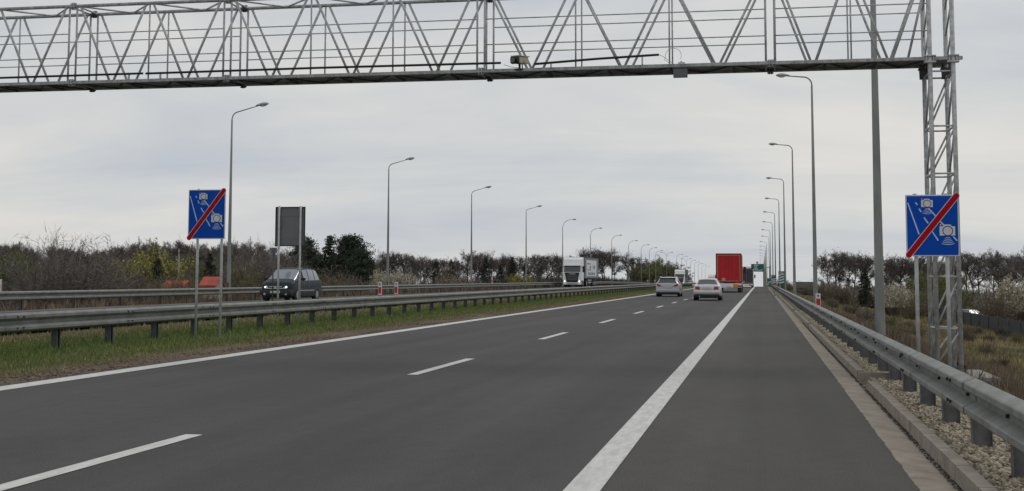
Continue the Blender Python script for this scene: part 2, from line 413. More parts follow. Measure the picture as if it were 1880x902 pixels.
# gravel between kerb and posts: each chip a squashed octahedron
def chips(name, n, xr, yr, size, m, zf, flat=.5, seed=1, ypow=1.6):
    r = np.random.default_rng(seed)
    X = r.uniform(xr[0], xr[1], n); Yv = yr[0]+(yr[1]-yr[0])*r.random(n)**ypow
    S = size*r.uniform(.5, 1.5, n)
    base = np.array([(1, 0, 0), (0, 1, 0), (-1, 0, 0), (0, -1, 0), (0, 0, 1), (0, 0, -1)], float)
    sc = np.stack([r.uniform(.6, 1.3, n), r.uniform(.5, 1.1, n), r.uniform(.35, .8, n)*flat*2], 1)*S[:, None]
    an = r.uniform(0, 6.28, n); ca, sa = np.cos(an), np.sin(an)
    P = base[None]*sc[:, None, :]; P = P+r.normal(0, .12, P.shape)*S[:, None, None]
    x = P[:, :, 0]*ca[:, None]-P[:, :, 1]*sa[:, None]; yv = P[:, :, 0]*sa[:, None]+P[:, :, 1]*ca[:, None]
    Z = np.array([zf(a_, b_) for a_, b_ in zip(X, Yv)])
    P = np.stack([x+X[:, None], yv+Yv[:, None], P[:, :, 2]+Z[:, None]+S[:, None]*.25], 2).reshape(-1, 3)
    fb = np.array([(0, 1, 4), (1, 2, 4), (2, 3, 4), (3, 0, 4), (1, 0, 5), (2, 1, 5), (3, 2, 5), (0, 3, 5)])
    Fc = (fb[None]+6*np.arange(n)[:, None, None]).reshape(-1, 3)
    return from_arrays(name, P, Fc, m)
g_ = chips('gravel', 26000, (1.42, 2.16), (5, 60), .025, stonem, gz, seed=3)
tag(g_, 'pale loose gravel between the kerb and the crash barrier posts', 'gravel', kind='stuff')

tag(chips('gutter_grit', 5000, (1.265, 1.315), (5, 45), .010, mat('dark gutter grit', (.06, .052, .042), .95, island=.5), lambda a_, b_: -.02, seed=8), 'dark grit and dead leaves caught at the foot of the kerb', 'grit', kind='stuff')
def blades(n, xr, yr, h, wd, seed, zf=gz, ypow=1.5, mask=None, lean=.35, clump=0, zoff=0):
    r = np.random.default_rng(seed)
    if callable(xr): Yv = yr[0]+(yr[1]-yr[0])*r.random(n)**ypow; X = xr(r.random(n), Yv, r)
    else: X = r.uniform(xr[0], xr[1], n); Yv = yr[0]+(yr[1]-yr[0])*r.random(n)**ypow
    if clump:
        k = max(1, n//clump); ci = r.integers(0, k, n); cs_ = (.10 if clump < 50 else .35)*np.minimum(4, 1+Yv[ci]/40); X = X[ci]+r.normal(0, 1, n)*cs_; Yv = Yv[ci]+r.normal(0, 1.4, n)*cs_
    ok = ~((X > 2.35) & (X < 3.9) & (Yv > 21.5) & (Yv < 25.9)); X = X[ok]; Yv = Yv[ok]; n = len(X)
    Z = np.interp(X, CX, CZ)+np.array([prof(b_) for b_ in Yv])-.02+zoff
    an = r.uniform(0, 3.14, n); H = h*r.uniform(.45, 1.3, n); W = wd*(1+Yv/50)*r.uniform(.6, 1.3, n)
    dx, dy = np.cos(an)*W/2, np.sin(an)*W/2; lx, ly = r.normal(0, lean, n)*H, r.normal(0, lean, n)*H
    V = np.stack([np.stack([X-dx, Yv-dy, Z], 1), np.stack([X+dx, Yv+dy, Z], 1), np.stack([X+lx, Yv+ly, Z+H], 1)], 1).reshape(-1, 3)
    return V, np.arange(3*n).reshape(-1, 3)
def grass(name, m, label, cat, *sets):
    Vs, Fs, k = [], [], 0
    for V_, F_ in sets: Vs.append(V_); Fs.append(F_+k); k += len(V_)
    o = from_arrays(name, np.concatenate(Vs), np.concatenate(Fs), m); return tag(o, label, cat, kind='stuff')
grass('median_grass', grassg, 'short green grass covering the central reserve under the double crash barrier', 'grass',
      blades(90000, (-14.8, -11.0), (14, 170), .10, .016, 11), blades(12000, (-11.3, -10.5), (14, 150), .07, .014, 12, clump=14))
grass('dry_grass', grassd, 'dry yellowish grass edging the left side of the road', 'grass',
      blades(34000, (-11.9, -10.45), (13, 170), .075, .014, 13, clump=9), blades(2600, (-10.4, -9.8), (13, 120), .045, .013, 14, clump=20),
      blades(9000, (-15.6, -14.4), (20, 140), .14, .02, 15, clump=8))
tag(chips('soil_clods', 6000, (-10.6, -9.62), (13, 110), .022, soilc, gz, seed=9), 'crumbled brown soil along the left edge of the asphalt', 'soil', kind='stuff')
grass('field_weeds', weedb, 'brown dead weeds covering the slope right of the barrier', 'weeds',
      blades(46000, lambda u, Y_, r: 3.0+u*(9+Y_*.12), (12, 190), .34, .022, 21, clump=40, ypow=1.25),
      blades(20000, (2.3, 6), (10, 90), .22, .014, 22, clump=10), blades(60000, (3.2, 13), (11, 46), .40, .014, 24, clump=25),
      blades(26000, (-37, -27.8), (30, 170), .45, .03, 23, clump=10))
grass('tussock_grass', weedy, 'yellowed tussock grass in patches on the right hand field', 'grass',
      blades(80000, lambda u, Y_, r: 4.5+u*(7+Y_*.12), (16, 190), .34, .024, 31, clump=90, ypow=1.2),
      blades(12000, (2.4, 5), (14, 80), .18, .012, 32, clump=30),
      blades(9000, (-36, -28), (30, 150), .28, .025, 33, clump=24))
grass('field_grass', grassg, 'green grass growing on the lower right hand slope', 'grass',
      blades(50000, lambda u, Y_, r: 4.0+u*(5+Y_*.10), (20, 240), .24, .024, 41, clump=90, ypow=1.1))

# ------------------------------------------------------------------ crash barriers
WB = [(0, 0), (.012, .0), (.092, .034), (.100, .045), (.100, .088), (.092, .098), (.008, .136), (.0, .142), (.0, .186), (.008, .192), (.092, .230), (.100, .240), (.100, .283), (.092, .293), (.012, .325), (0, .325)]
def wbeam(xf, z0, y0, y1, side, hfun=prof, step=4.0, hgt=.325):
    """W-shaped rail; xf = plane of its back, side +1 bulges to +x"""
    mb = MB(); yy = [y0]
    while yy[-1] < y1: yy.append(min(y1, yy[-1]+(step if yy[-1] < 200 else 10)))
    n = len(WB); v = []; f = []
    k = hgt/.325
    for i, y in enumerate(yy):
        for (d, z) in WB: v.append((xf+side*d, y, z0+z*k+hfun(y)))
        if i:
            for q in range(n-1): a0 = (i-1)*n+q; f.append((a0, a0+1, a0+n+1, a0+n))
    mb.add(v, f)
    m2 = []                                          # one lapped joint every four metres
    y = y0+.6
    while y < min(y1, 110):
        v = []; f = []
        for i, yy_ in enumerate((y, y+.32)):
            for (d, z) in WB: v.append((xf+side*(d+.006), yy_, z0+z*k+hfun(yy_)))
        for q in range(n-1): f.append((q, q+1, n+q+1, n+q))
        m2.append(MB().add(v, f))
        y += step
    return mb, m2
def bolt_parts(root, xf, z0, y0, y1, side, step, offs):
    first = None; y = y0
    while y < y1:
        for (dy, dz, dx) in offs:
            if first is None:
                m_ = MB(); m_.box(-.015, .015, -.019, .019, -.013, .013); first = m_.build('bolt', chassis, root); b = first
            else: b = first.copy(); COL.objects.link(b); b.parent = root
            b.location = (xf+side*(dx-.012)-root.location.x, y+dy-root.location.y, z0+dz-root.location.z)
        y += step
def bolts(xf, z0, y0, y1, side, step, offs):
    b = MB(); y = y0
    while y < y1:
        for (dy, dz, dx) in offs:
            xa = xf+side*dx; b.box(min(xa, xa-side*.03), max(xa, xa-side*.03)+.001, y+dy-.024, y+dy+.024, z0+dz-.017, z0+dz+.017)
        y += step
    return b
# right hand barrier
br = empty('crash_barrier', (1.75, 0, 0), label='steel crash barrier with close posts along the gravel strip on the right', cat='crash barrier')
def rel(mb, o): 
    mb.v = [(x-o.location.x, y-o.location.y, z-o.location.z) for x, y, z in mb.v]; return mb
a, b2 = wbeam(1.70, .275, 3.0, 420, -1)
rail = smooth_angle(rel(a, br).build('rail', galv_rail, br), 25)
for q in b2: rel(q, br).build('rail_joint', galv_rail, br)
bolt_parts(br, 1.70, .275, 4.35, 46, -1, 4.0, [(0, .072, 0.116), (.16, .072, 0.116), (0, .255, 0.116), (.16, .255, 0.116)])
bolt_parts(br, 1.70, .275, 6.40, 44, -1, 1.87, [(0, .164, .02)])
pm = MB(); c = .005                                        # sigma/C-profile post, web facing the road
pm.box(-.075, .075, -.005, .0, -.35, .55); pm.box(-.080, -.075, -.05, .05, -.35, .55); pm.box(.075, .080, -.05, .05, -.35, .55); pm.box(-.075, -.055, .045, .05, -.35, .55); pm.box(.055, .075, .045, .05, -.35, .55)
post_me = None
def posts(root, x, y0, step, n, z, rest_to, maker, pmat=galv_dark):
    first = maker.build('post', pmat, root)
    for k in range(n):
        o = first if k == 0 else first.copy()
        if k: COL.objects.link(o); o.parent = root
        yy = y0+k*step; o.location = (x-root.location.x, yy-root.location.y, z+prof(yy)-root.location.z)
    far = MB(); y = y0+n*step
    while y < rest_to:
        far.box(x-.05-root.location.x, x+.05-root.location.x, y-.05, y+.05, z-.3+prof(y), z+.5+prof(y)); y += step
    if far.v: tag(far.build('far_posts', galv_dark, root), kind='stuff')
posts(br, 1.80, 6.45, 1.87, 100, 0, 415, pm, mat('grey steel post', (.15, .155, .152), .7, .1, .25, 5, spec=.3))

# double sided barrier in the central reserve
bl = empty('median_crash_barrier', (-13.1, 0, 0), label='double sided steel crash barrier on the grass central reserve', cat='crash barrier')
lz = .40
def mz(y): return prof(y)
for xf, s_, nm in ((-13.02, 1, 'rail'), (-13.20, -1, 'rear_rail')):
    a, b2 = wbeam(xf, lz, 8.0, 430, s_, mz, 4.25, .35); smooth_angle(rel(a, bl).build(nm, galv_rail, bl), 25)
    if s_ > 0:
        for q in b2: rel(q, bl).build('rail_joint', galv_rail, bl)
bolt_parts(bl, -13.02, lz, 9, 45, 1, 4.25, [(0, .08, 0.116), (.2, .08, 0.116), (0, .275, 0.116), (.2, .275, 0.116)])
pl = MB(); pl.box(-.06, .06, -.07, -.064, -.35, .71); pl.box(-.06, .06, .064, .07, -.35, .71); pl.box(-.005, .005, -.064, .064, -.35, .71)
pl.box(.054, .06, -.064, -.04, -.35, .71); pl.box(.054, .06, .04, .064, -.35, .71)
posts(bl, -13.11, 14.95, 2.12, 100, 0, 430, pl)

# barrier beyond the opposite carriageway
bf = empty('far_crash_barrier', (-27.1, 0, 0), label='single sided crash barrier beyond the opposite carriageway', cat='crash barrier')
a, b2 = wbeam(-27.0, .50, 20, 430, 1, prof, 4.0, .34); smooth_angle(rel(a, bf).build('rail', galv_rail, bf), 25)
pf = MB(); pf.box(-.04, .04, -.05, -.045, -.3, .78); pf.box(-.005, .005, -.045, .045, -.3, .78); pf.box(-.04, .04, .045, .05, -.3, .78)
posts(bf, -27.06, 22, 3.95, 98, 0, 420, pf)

# ------------------------------------------------------------------ delineators on the barriers
def delineator(x, y, z, label, h=.42, wd=.13, face=-1):
    o = empty('delineator_post', (x, y, z), label=label, cat='road delineator', group='red and white delineators on the barriers')
    m_ = MB(); m_.cbox(-wd/2, wd/2, -.03, .03, 0, h, .012); m_.build('body', white, o)
    m_ = MB(); m_.prism([(-.034, h*.12), (-.034, h*.62), (.034, h*.62), (.034, h*.12)], -wd*.40, wd*.40)
    m_.build('red_reflector', redband, o)
    m_ = MB(); 
    for sy in (-1, 1): m_.quad2([(-.02, h*.76), (.02, h*.76), (.02, h*.90), (-.02, h*.90)], sy*.033)
    m_.build('grey_mark', chassis, o)
    m_ = MB(); m_.box(-.012, .012, -.012, .012, -.35, 0); m_.build('bracket', galv_dark, o)
    return o
delineator(1.80, 45.0, .50, 'red and white delineator on the right barrier in front of the lamp pole', .43, .155)
delineator(1.80, 160, .52, 'red and white delineator far along the right barrier beside the striped green sign', .50)
delineator(-13.5, 46.9, .76, 'left one of the two red and white delineators close together on the median barrier', .47)
delineator(-13.5, 49.1, .76, 'right one of the two red and white delineators close together on the median barrier', .47)
delineator(-13.5, 164, .76, 'left of two small far delineators on the median barrier beside the silver estate car', .45)
delineator(-13.5, 175, .76, 'right of two small far delineators on the median barrier beside the silver estate car', .45)
delineator(-27.1, 44.3, .80, 'red and white delineator on the far barrier at the left edge of the view', .48, .16)
delineator(-27.1, 135.6, .82, 'small delineator on the far barrier between two lamp poles left of the oncoming white truck', .62, .15)

# ------------------------------------------------------------------ gantry
GY0, GY1 = 24.0, 24.85; ZB, ZT = 5.20, 6.73
XE = 3.29
gt = empty('gantry', (3.1, 24.4, -.3), label='galvanised lattice gantry spanning the road with its legs right of the barrier', cat='gantry')
def gr(mb): return rel(mb, gt)
mods = [(-13.19, -10.09, 2), (-9.94, -5.09, 3), (-4.95, .14, 3), (.30, 2.90, 2)]
mods = [(-18.1, -13.35, 3)]+mods+[]
ch_ = MB()
for yv, x_end in ((GY0, 3.45), (GY1, 3.40)):
    ch_ = MB(); ch_.cbox(-18.3, x_end, yv-.03, yv+.03, ZB-.030, ZB+.035, .012); gr(ch_).build('bottom_chord', chord_m, gt)
for yv in (GY0, GY1):
    ch_ = MB(); ch_.tube([(-18.3, yv, ZT), (3.4, yv, ZT)], .034, 8)
    gr(ch_).build('top_chord', chord_m, gt, True)
def bar(nm, a0, b0, r_, m_=None):
    q = MB(); q.tube([a0, b0], r_, 6); gr(q).build(nm, m_ or truss_m, gt, True)
for (x0, x1, n) in mods:
    p = (x1-x0)/n
    for yv in (GY0, GY1):
        for xx in (x0, x1): bar('vertical_bar', (xx, yv, ZB), (xx, yv, ZT), .020)
        for k in range(n):
            xa, xm, xb = x0+k*p, x0+(k+.5)*p, x0+(k+1)*p
            bar('diagonal_brace', (xa+.07, yv, ZT), (xm-.035, yv, ZB), .024); bar('diagonal_brace', (xm+.035, yv, ZB), (xb-.07, yv, ZT), .024)
            if k: bar('vertical_bar', (xa, yv, ZB), (xa, yv, ZT), .016)
        for zz_ in (5.70, 6.18): bar('horizontal_rod', (x0, yv+.03, zz_), (x1, yv+.03, zz_), .0115)
    for zz_, q, nm_ in ((ZT, 2, 'top_lattice_bar'), (ZB-.012, 3, 'bottom_lattice_bar')):
        k = n*q; s_ = (x1-x0)/k
        for j in range(k):
            ya, yb = (GY0, GY1) if j % 2 == 0 else (GY1, GY0)
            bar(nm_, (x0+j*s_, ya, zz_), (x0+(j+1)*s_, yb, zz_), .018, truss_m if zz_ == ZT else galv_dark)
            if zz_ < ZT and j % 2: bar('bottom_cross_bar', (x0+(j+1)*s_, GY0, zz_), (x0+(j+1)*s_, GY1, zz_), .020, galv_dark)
    for xx in (x0, x1):
        for zz_ in (ZB, ZT): bar('end_bar', (xx, GY0, zz_), (xx, GY1, zz_), .018)
# bottom sheet tray between the chords (pale plates seen from below)
tr = MB(); tr.box(-18.2, 3.3, GY0+.03, GY1-.03, ZB+.020, ZB+.026); gr(tr).build('cable_tray', mat('cable tray steel', (.25, .26, .28), .5, .2, .3, 3), gt)
# flanges at module joints: stacks of plates with bolts
for i, xx in enumerate([-13.27, -10.015, -5.02, .22]):
    for yv in (GY0, GY1):
        for zz_ in (ZB, ZT):
            fl = MB()
            for dx in (-.022, .022):
                fl.tube([(xx+dx-.009, yv, zz_), (xx+dx+.009, yv, zz_)], .074, 12)
            for t in range(6):
                cy_, cz_ = yv+.056*math.cos(t*math.pi/3+.3), zz_+.056*math.sin(t*math.pi/3+.3)
                fl.tube([(xx-.055, cy_, cz_), (xx+.055, cy_, cz_)], .011, 6)
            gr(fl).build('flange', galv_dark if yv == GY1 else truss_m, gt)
# right hand tower
LX = (2.91, 3.29)
def zf_(x, y): return -.22
for x in LX:
    for yv in (GY0, GY1):
        lg = MB(); lg.tube([(x, yv, -.17), (x, yv, 6.9)], .040, 10)
        lg.box(x-.085, x+.085, yv-.085, yv+.085, -.195, -.165)
        gr(lg).build('leg', truss_m, gt, True)
        for (bx_, by_) in ((-.055, -.055), (.055, -.055), (.055, .055)):
            bo = MB(); bo.tube([(x+bx_, yv+by_, -.2), (x+bx_, yv+by_, -.04)], .013, 6); gr(bo).build('anchor_bolt', black, gt)
levels = [-.05, .57, 1.45, 2.32, 3.21, 4.03, 4.98]
for a0, b0 in zip(levels[:-1], levels[1:]):
    for yv in (GY0, GY1): bar('tower_brace', (LX[0], yv, a0+.03), (LX[1], yv, b0-.03), .018)
    for x in LX: bar('tower_brace', (x, GY0, b0-.03), (x, GY1, a0+.03), .018)
for z_ in levels[1:]:
    for yv in (GY0, GY1): bar('tower_rung', (LX[0], yv, z_), (LX[1], yv, z_), .017)
    for x in LX: bar('tower_rung', (x, GY0, z_), (x, GY1, z_), .017)
for a0, b0 in ((5.25, 5.72), (5.72, 6.2), (6.2, 6.7)):
    for x in LX: bar('tower_brace', (x, GY0, b0), (x, GY1, a0), .017)
bar('tower_brace', (LX[0]-.36, GY0, 5.22), (LX[0], GY0, 6.72), .024)
# saddle clamps carrying the beam on the tower
for x in LX:
    for yv in (GY0, GY1):
        cl = MB(); cl.cbox(x-.10, x+.10, yv-.06, yv+.06, ZB-.075, ZB-.04, .008); cl.cbox(x-.10, x+.10, yv-.06, yv+.06, ZB+.035, ZB+.06, .006)
        cl.box(x-.07, x-.05, yv-.05, yv+.05, ZB-.04, ZB+.05); cl.box(x+.05, x+.07, yv-.05, yv+.05, ZB-.04, ZB+.05)
        if yv == GY1: cl.prism([(yv-.07, ZB-.08), (yv+.07, ZB-.08), (yv+.02, ZB-.24), (yv-.02, ZB-.24)], x-.08, x+.08)
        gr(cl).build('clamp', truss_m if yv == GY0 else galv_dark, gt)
fd = MB(); fd.cbox(2.62, 3.80, 23.35, 25.35, -1.1, -.195, .02); gr(fd).build('foundation', foundm, gt)
# left tower (just outside the photo) so that the beam stands on something
lt2 = MB()
for x in (-18.2, -17.8):
    for yv in (GY0, GY1): lt2.tube([(x, yv, 0), (x, yv, 6.9)], .036, 8)
for k in range(7):
    for yv in (GY0, GY1): lt2.tube([(-18.2, yv, .1+k*.85), (-17.8, yv, .1+(k+1)*.85)], .017, 6)
gr(lt2).build('far_tower', truss_m, gt, True)

# dark conduit pipes lying on the beam, each its own thing
def conduit(xa, xb, za, zb, label):
    c_ = MB(); c_.tube([(xa, 23.93, za), ((xa+xb)/2, 23.93, (za+zb)/2+.01), (xb, 23.93, zb)], .022, 8)
    k = max(2, int((xb-xa)/3.4)); 
    o = c_.build('cable_conduit', black, None, True); tag(o, label, 'cable conduit', 'black conduits clipped along the gantry')
    s2 = MB()
    for j in range(k):
        xx = xa+.3+(xb-xa-.6)*j/(k-1); zj = za+(zb-za)*(xx-xa)/(xb-xa)
        s2.box(xx-.012, xx+.012, 23.92, 23.965, ZB+.03, zj+.024)
    s2.build('clips', galv, o)
conduit(-18.2, -11.72, 5.30, 5.335, 'black conduit along the leftmost part of the gantry beam')
conduit(-11.66, -4.63, 5.33, 5.335, 'long black conduit along the gantry beam, ending left of the beige camera')
conduit(-4.0, -1.74, 5.295, 5.40, 'short black conduit along the gantry beam right of the beige camera')
# beige camera aimed down the road
cm = empty('traffic_camera', (-4.33, 23.9, 5.235), math.pi*.0, label='beige traffic camera with dark front on a bracket on the gantry beam', cat='camera')
c_ = MB(); c_.cbox(-.075, .075, -.02, .30, .075, .20, .02); hb = c_.build('housing', cream, cm); 
hood = MB(); hood.prism([(-.06, .075), (-.08, .10), (-.08, .185), (-.05, .212), (-.02, .215), (-.02, .06)], -.092, .092, .025)
hd = hood.build('hood', black, cm)
ln = MB(); ln.tube([(0, -.12, .13), (0, -.10, .13)], .045, 14); ln.build('lens', glassm, cm)
for q in (hb, hd): pass
rf = MB(); rf.cbox(-.085, .085, -.05, .32, .205, .222, .004); rf.build('sun_shield', cream, cm)
bk = MB(); bk.tube([(0, .1, .08), (0, .1, -.02)], .022, 8); bk.tube([(.03, .14, .08), (.05, .12, -.02)], .010, 6); bk.box(-.07, .07, .03, .17, -.045, -.02); bk.build('bracket', chassis, cm)
cb = MB(); cb.tube([(-.02, .1, 0), (-.16, .05, .03), (-.30, .03, .08)], .006, 6); cb.build('cable', lampm, cm)
cm.rotation_euler = (R_(4), 0, R_(-24))
# junction box hanging under the chord and the loose cable loop above
jb = empty('junction_box', (-1.36, 23.92, 5.07), label='grey junction box hanging under the gantry beam below the cable loop', cat='junction box')
c_ = MB(); c_.cbox(-.125, .125, -.05, .05, -.095, .06, .008); c_.build('body', mat('grey box paint', (.10, .105, .11), .5, .2, .1, 8), jb)
c_ = MB(); c_.box(-.132, .132, -.056, .056, .062, .078); c_.build('lid', galv_dark, jb)
c_ = MB(); c_.cbox(.0, .035, -.02, .02, .14, .20, .004); c_.box(-.04, .08, -.015, .015, .16, .18); c_.build('hook', white, jb)
c_ = MB(); c_.tube([(-1.48+.14*math.cos(t)+(.0 if t > 0 else 0), 23.88, 5.37+.13*math.sin(t)) for t in np.linspace(-.6, math.pi*1.05, 22)]+[(-1.64, 23.9, 5.30), (-1.55, 23.93, 5.24)], .0045, 6)
c_.tube([(-1.74, 23.93, 5.40), (-1.66, 23.92, 5.36), (-1.50, 23.92, 5.24)], .005, 6)
tag(c_.build('cable_loop', lampm), 'thin grey cable looping above the gantry beam over the junction box', 'cable')

# ------------------------------------------------------------------ blue end-of-zone signs (speed camera zone, struck out)
def blue_sign(name, x, y, z0, wd, ht, p1, p2, zg, label):
    o = empty(name, (x, y, zg), label=label, cat='road sign', group='blue camera zone end signs')
    Z0 = z0-zg
    T = lambda u, v: ((u-.5)*wd, Z0+(1-v)*ht)      # u,v in 0..1 from the top left of the panel
    pn = MB(); pn.cbox(-wd/2, wd/2, -.012, .012, Z0, Z0+ht, .010); pn.build('border', swhite, o)
    bp_ = MB(); bw = .020/wd; bh = .020/ht
    def rrect(u0, v0, u1, v1, r):
        pts = []
        for cu, cv, a0 in ((u1-r, v0+r, -90), (u1-r, v1-r, 0), (u0+r, v1-r, 90), (u0+r, v0+r, 180)):
            for k in range(5):
                an = R_(a0+k*22.5); pts.append(T(cu+r*math.cos(an), cv+r*math.sin(an)))
        return pts
    bp_.quad2(rrect(bw, bh, 1-bw, 1-bh, .02), -.0145); panel = bp_.build('panel', sblue, o)
    def line(mb, u0, v0, u1, v1, w0, w1, yy):
        a0 = Vector(T(u0, v0)); b0 = Vector(T(u1, v1)); d = (b0-a0).normalized(); n_ = Vector((-d.y, d.x))
        mb.quad2([tuple(a0+n_*w0/2), tuple(a0-n_*w0/2), tuple(b0-n_*w1/2), tuple(b0+n_*w1/2)], yy)
    for seg in ((.045, .13, .245, .645), (.19, .125, .225, .165), (.255, .225, .295, .28), (.345, .37, .42, .465), (.485, .59, .60, .745), (.43, .215, .72, .505), (.88, .68, .955, .75)):
        la = MB(); line(la, *seg, .018*wd/.9*1.1, .022*wd/.9*1.1, -.0175); la.build('lane_line', spale, o)
    def cam_sym(cu, cv, s_):
        cw = s_; chh = s_*.62*wd/ht
        c1 = MB(); c1.quad2([T(cu-cw/2, cv-chh/2), T(cu+cw/2, cv-chh/2), T(cu+cw/2, cv+chh/2), T(cu-cw/2, cv+chh/2)], -.0205)
        c1.quad2([T(cu-cw*.30, cv-chh/2), T(cu-cw*.2, cv-chh*.70), T(cu+cw*.2, cv-chh*.70), T(cu+cw*.30, cv-chh/2)], -.0205)
        c1.disc(T(cu-cw*.42, cv-chh*.66), s_*wd*.05, -.0205, 10)
        c1.build('camera_symbol', sgrey, o)
        c2 = MB(); cc = T(cu+cw*.02, cv+chh*.0); ro, ri = s_*wd*.34, s_*wd*.29; n = 28
        v = []; f = []
        for k in range(n):
            an = 2*math.pi*k/n; v += [(cc[0]+ro*math.cos(an), -.0235, cc[1]+ro*math.sin(an)), (cc[0]+ri*math.cos(an), -.0235, cc[1]+ri*math.sin(an))]
        for k in range(n): a_ = 2*k; b_ = 2*((k+1) % n); f.append((a_, b_, b_+1, a_+1))
        c2.add(v, f); c2.build('lens_ring', chassis, o)
        c3 = MB()                                   # flash waves below the camera: stacked smile arcs
        for q in range(5):
            hw = s_*wd*(.14+.068*q); zc = T(cu, cv+chh*(.76+.19*q))[1]; xc = cc[0]; th_ = s_*wd*.042; v = []; f = []
            for k in range(9):
                t = -1+k/4; zz_ = zc+hw*.20*t*t; v += [(xc+hw*t, -.0205, zz_), (xc+hw*t, -.0205, zz_+th_)]
                if k: f.append((2*k-2, 2*k, 2*k+1, 2*k-1))
            c3.add(v, f)
        c3.build('wave_symbol', spale, o)
    cam_sym(.405, .145, .22); cam_sym(.775, .59, .29)
    # red stroke with pale edging from bottom left to top right
    st = MB()
    a0 = Vector(T(.045, .975)); b0 = Vector(T(.955, .025)); d = (b0-a0).normalized(); n_ = Vector((-d.y, d.x))
    def stroke(wd_, yy, ext):
        mb = MB(); pts = []
        for k in range(9):
            an = math.pi/2+k*math.pi/8; pts.append(tuple(a0-d*(-ext)+(d*math.cos(an)+n_*math.sin(an))*wd_/2))
        for k in range(9):
            an = -math.pi/2+k*math.pi/8; pts.append(tuple(b0-d*ext+(d*math.cos(an)+n_*math.sin(an))*wd_/2))
        mb.quad2(pts, yy); return mb
    stroke(.118*wd/.9, -.0265, 0).build('stroke_edge', sgrey, o); stroke(.094*wd/.9, -.0295, -.006).build('red_stroke', sred, o)
    for px_ in (p1, p2):
        ps = MB(); ps.tube([(px_-x, .045, -.45), (px_-x, .045, Z0+ht+.02)], .030, 12)
        ps.build('post', galv, o, True)
    bz = MB(); bz.box(-wd*.46, wd*.46, .012, .03, Z0+.2*ht, Z0+.2*ht+.04); bz.box(-wd*.46, wd*.46, .012, .03, Z0+.78*ht, Z0+.78*ht+.04); bz.build('back_rail', galv, o)
    return o
blue_sign('road_sign', 2.64, 22.0, 1.76, .80, .965, 2.39, 2.855, -.2, 'blue sign with two cameras and a red diagonal bar, in front of the gantry legs')
ls = blue_sign('road_sign', -12.43, 28.8, 2.26, .905, 1.135, -12.66, -12.07, 0, 'blue sign with two cameras and a red diagonal bar, standing at the median barrier')

# sign seen from behind
sb = empty('road_sign', (-14.46, 40, 0), label='grey rear face of a sign on two posts in front of the dark car', cat='road sign')
m_ = MB(); m_.cbox(-.50, .48, .03, .05, 2.36, 3.60, .006); m_.build('panel', sback, sb)
m_ = MB(); m_.box(-.50, -.47, -.0, .03, 2.36, 3.60); m_.box(.45, .48, -.0, .03, 2.36, 3.60); m_.box(-.47, .45, 0, .03, 3.57, 3.60); m_.box(-.47, .45, 0, .03, 2.36, 2.39)
m_.build('frame', chassis, sb)
m_ = MB(); m_.box(.34, .345, .024, .029, 2.4, 3.56); m_.box(-.34, .345, .022, .0295, 2.6, 2.62); m_.box(-.34, .345, .022, .0295, 3.3, 3.32); m_.build('rib', sback, sb)
for px_ in (-.36, .345):
    m_ = MB(); m_.tube([(px_, -.03, -.35), (px_, -.03, 3.62)], .032, 10); m_.build('post', galv, sb, True)
# two small round signs seen from behind
so2 = empty('road_sign', (-20.0, 53.3, .1), label='pair of small grey sign backs on one post left of the dark car', cat='road sign')
m_ = MB(); m_.prism([(.02, 2.28), (.02, 2.52), (.035, 2.52), (.035, 2.28)], -.16, .16, .004); m_.disc((0, 2.14), .15, .021); m_.add([(x, .03, z) for x, y_, z in [( .15*math.cos(t), 0, 2.14+.15*math.sin(t)) for t in np.linspace(0, 6.0, 18)]], [tuple(range(18))]); m_.build('panel', sback, so2)
m_ = MB(); m_.tube([(0, 0, 0), (0, 0, 2.5)], .03, 8); m_.build('post', galv_dark, so2, True)

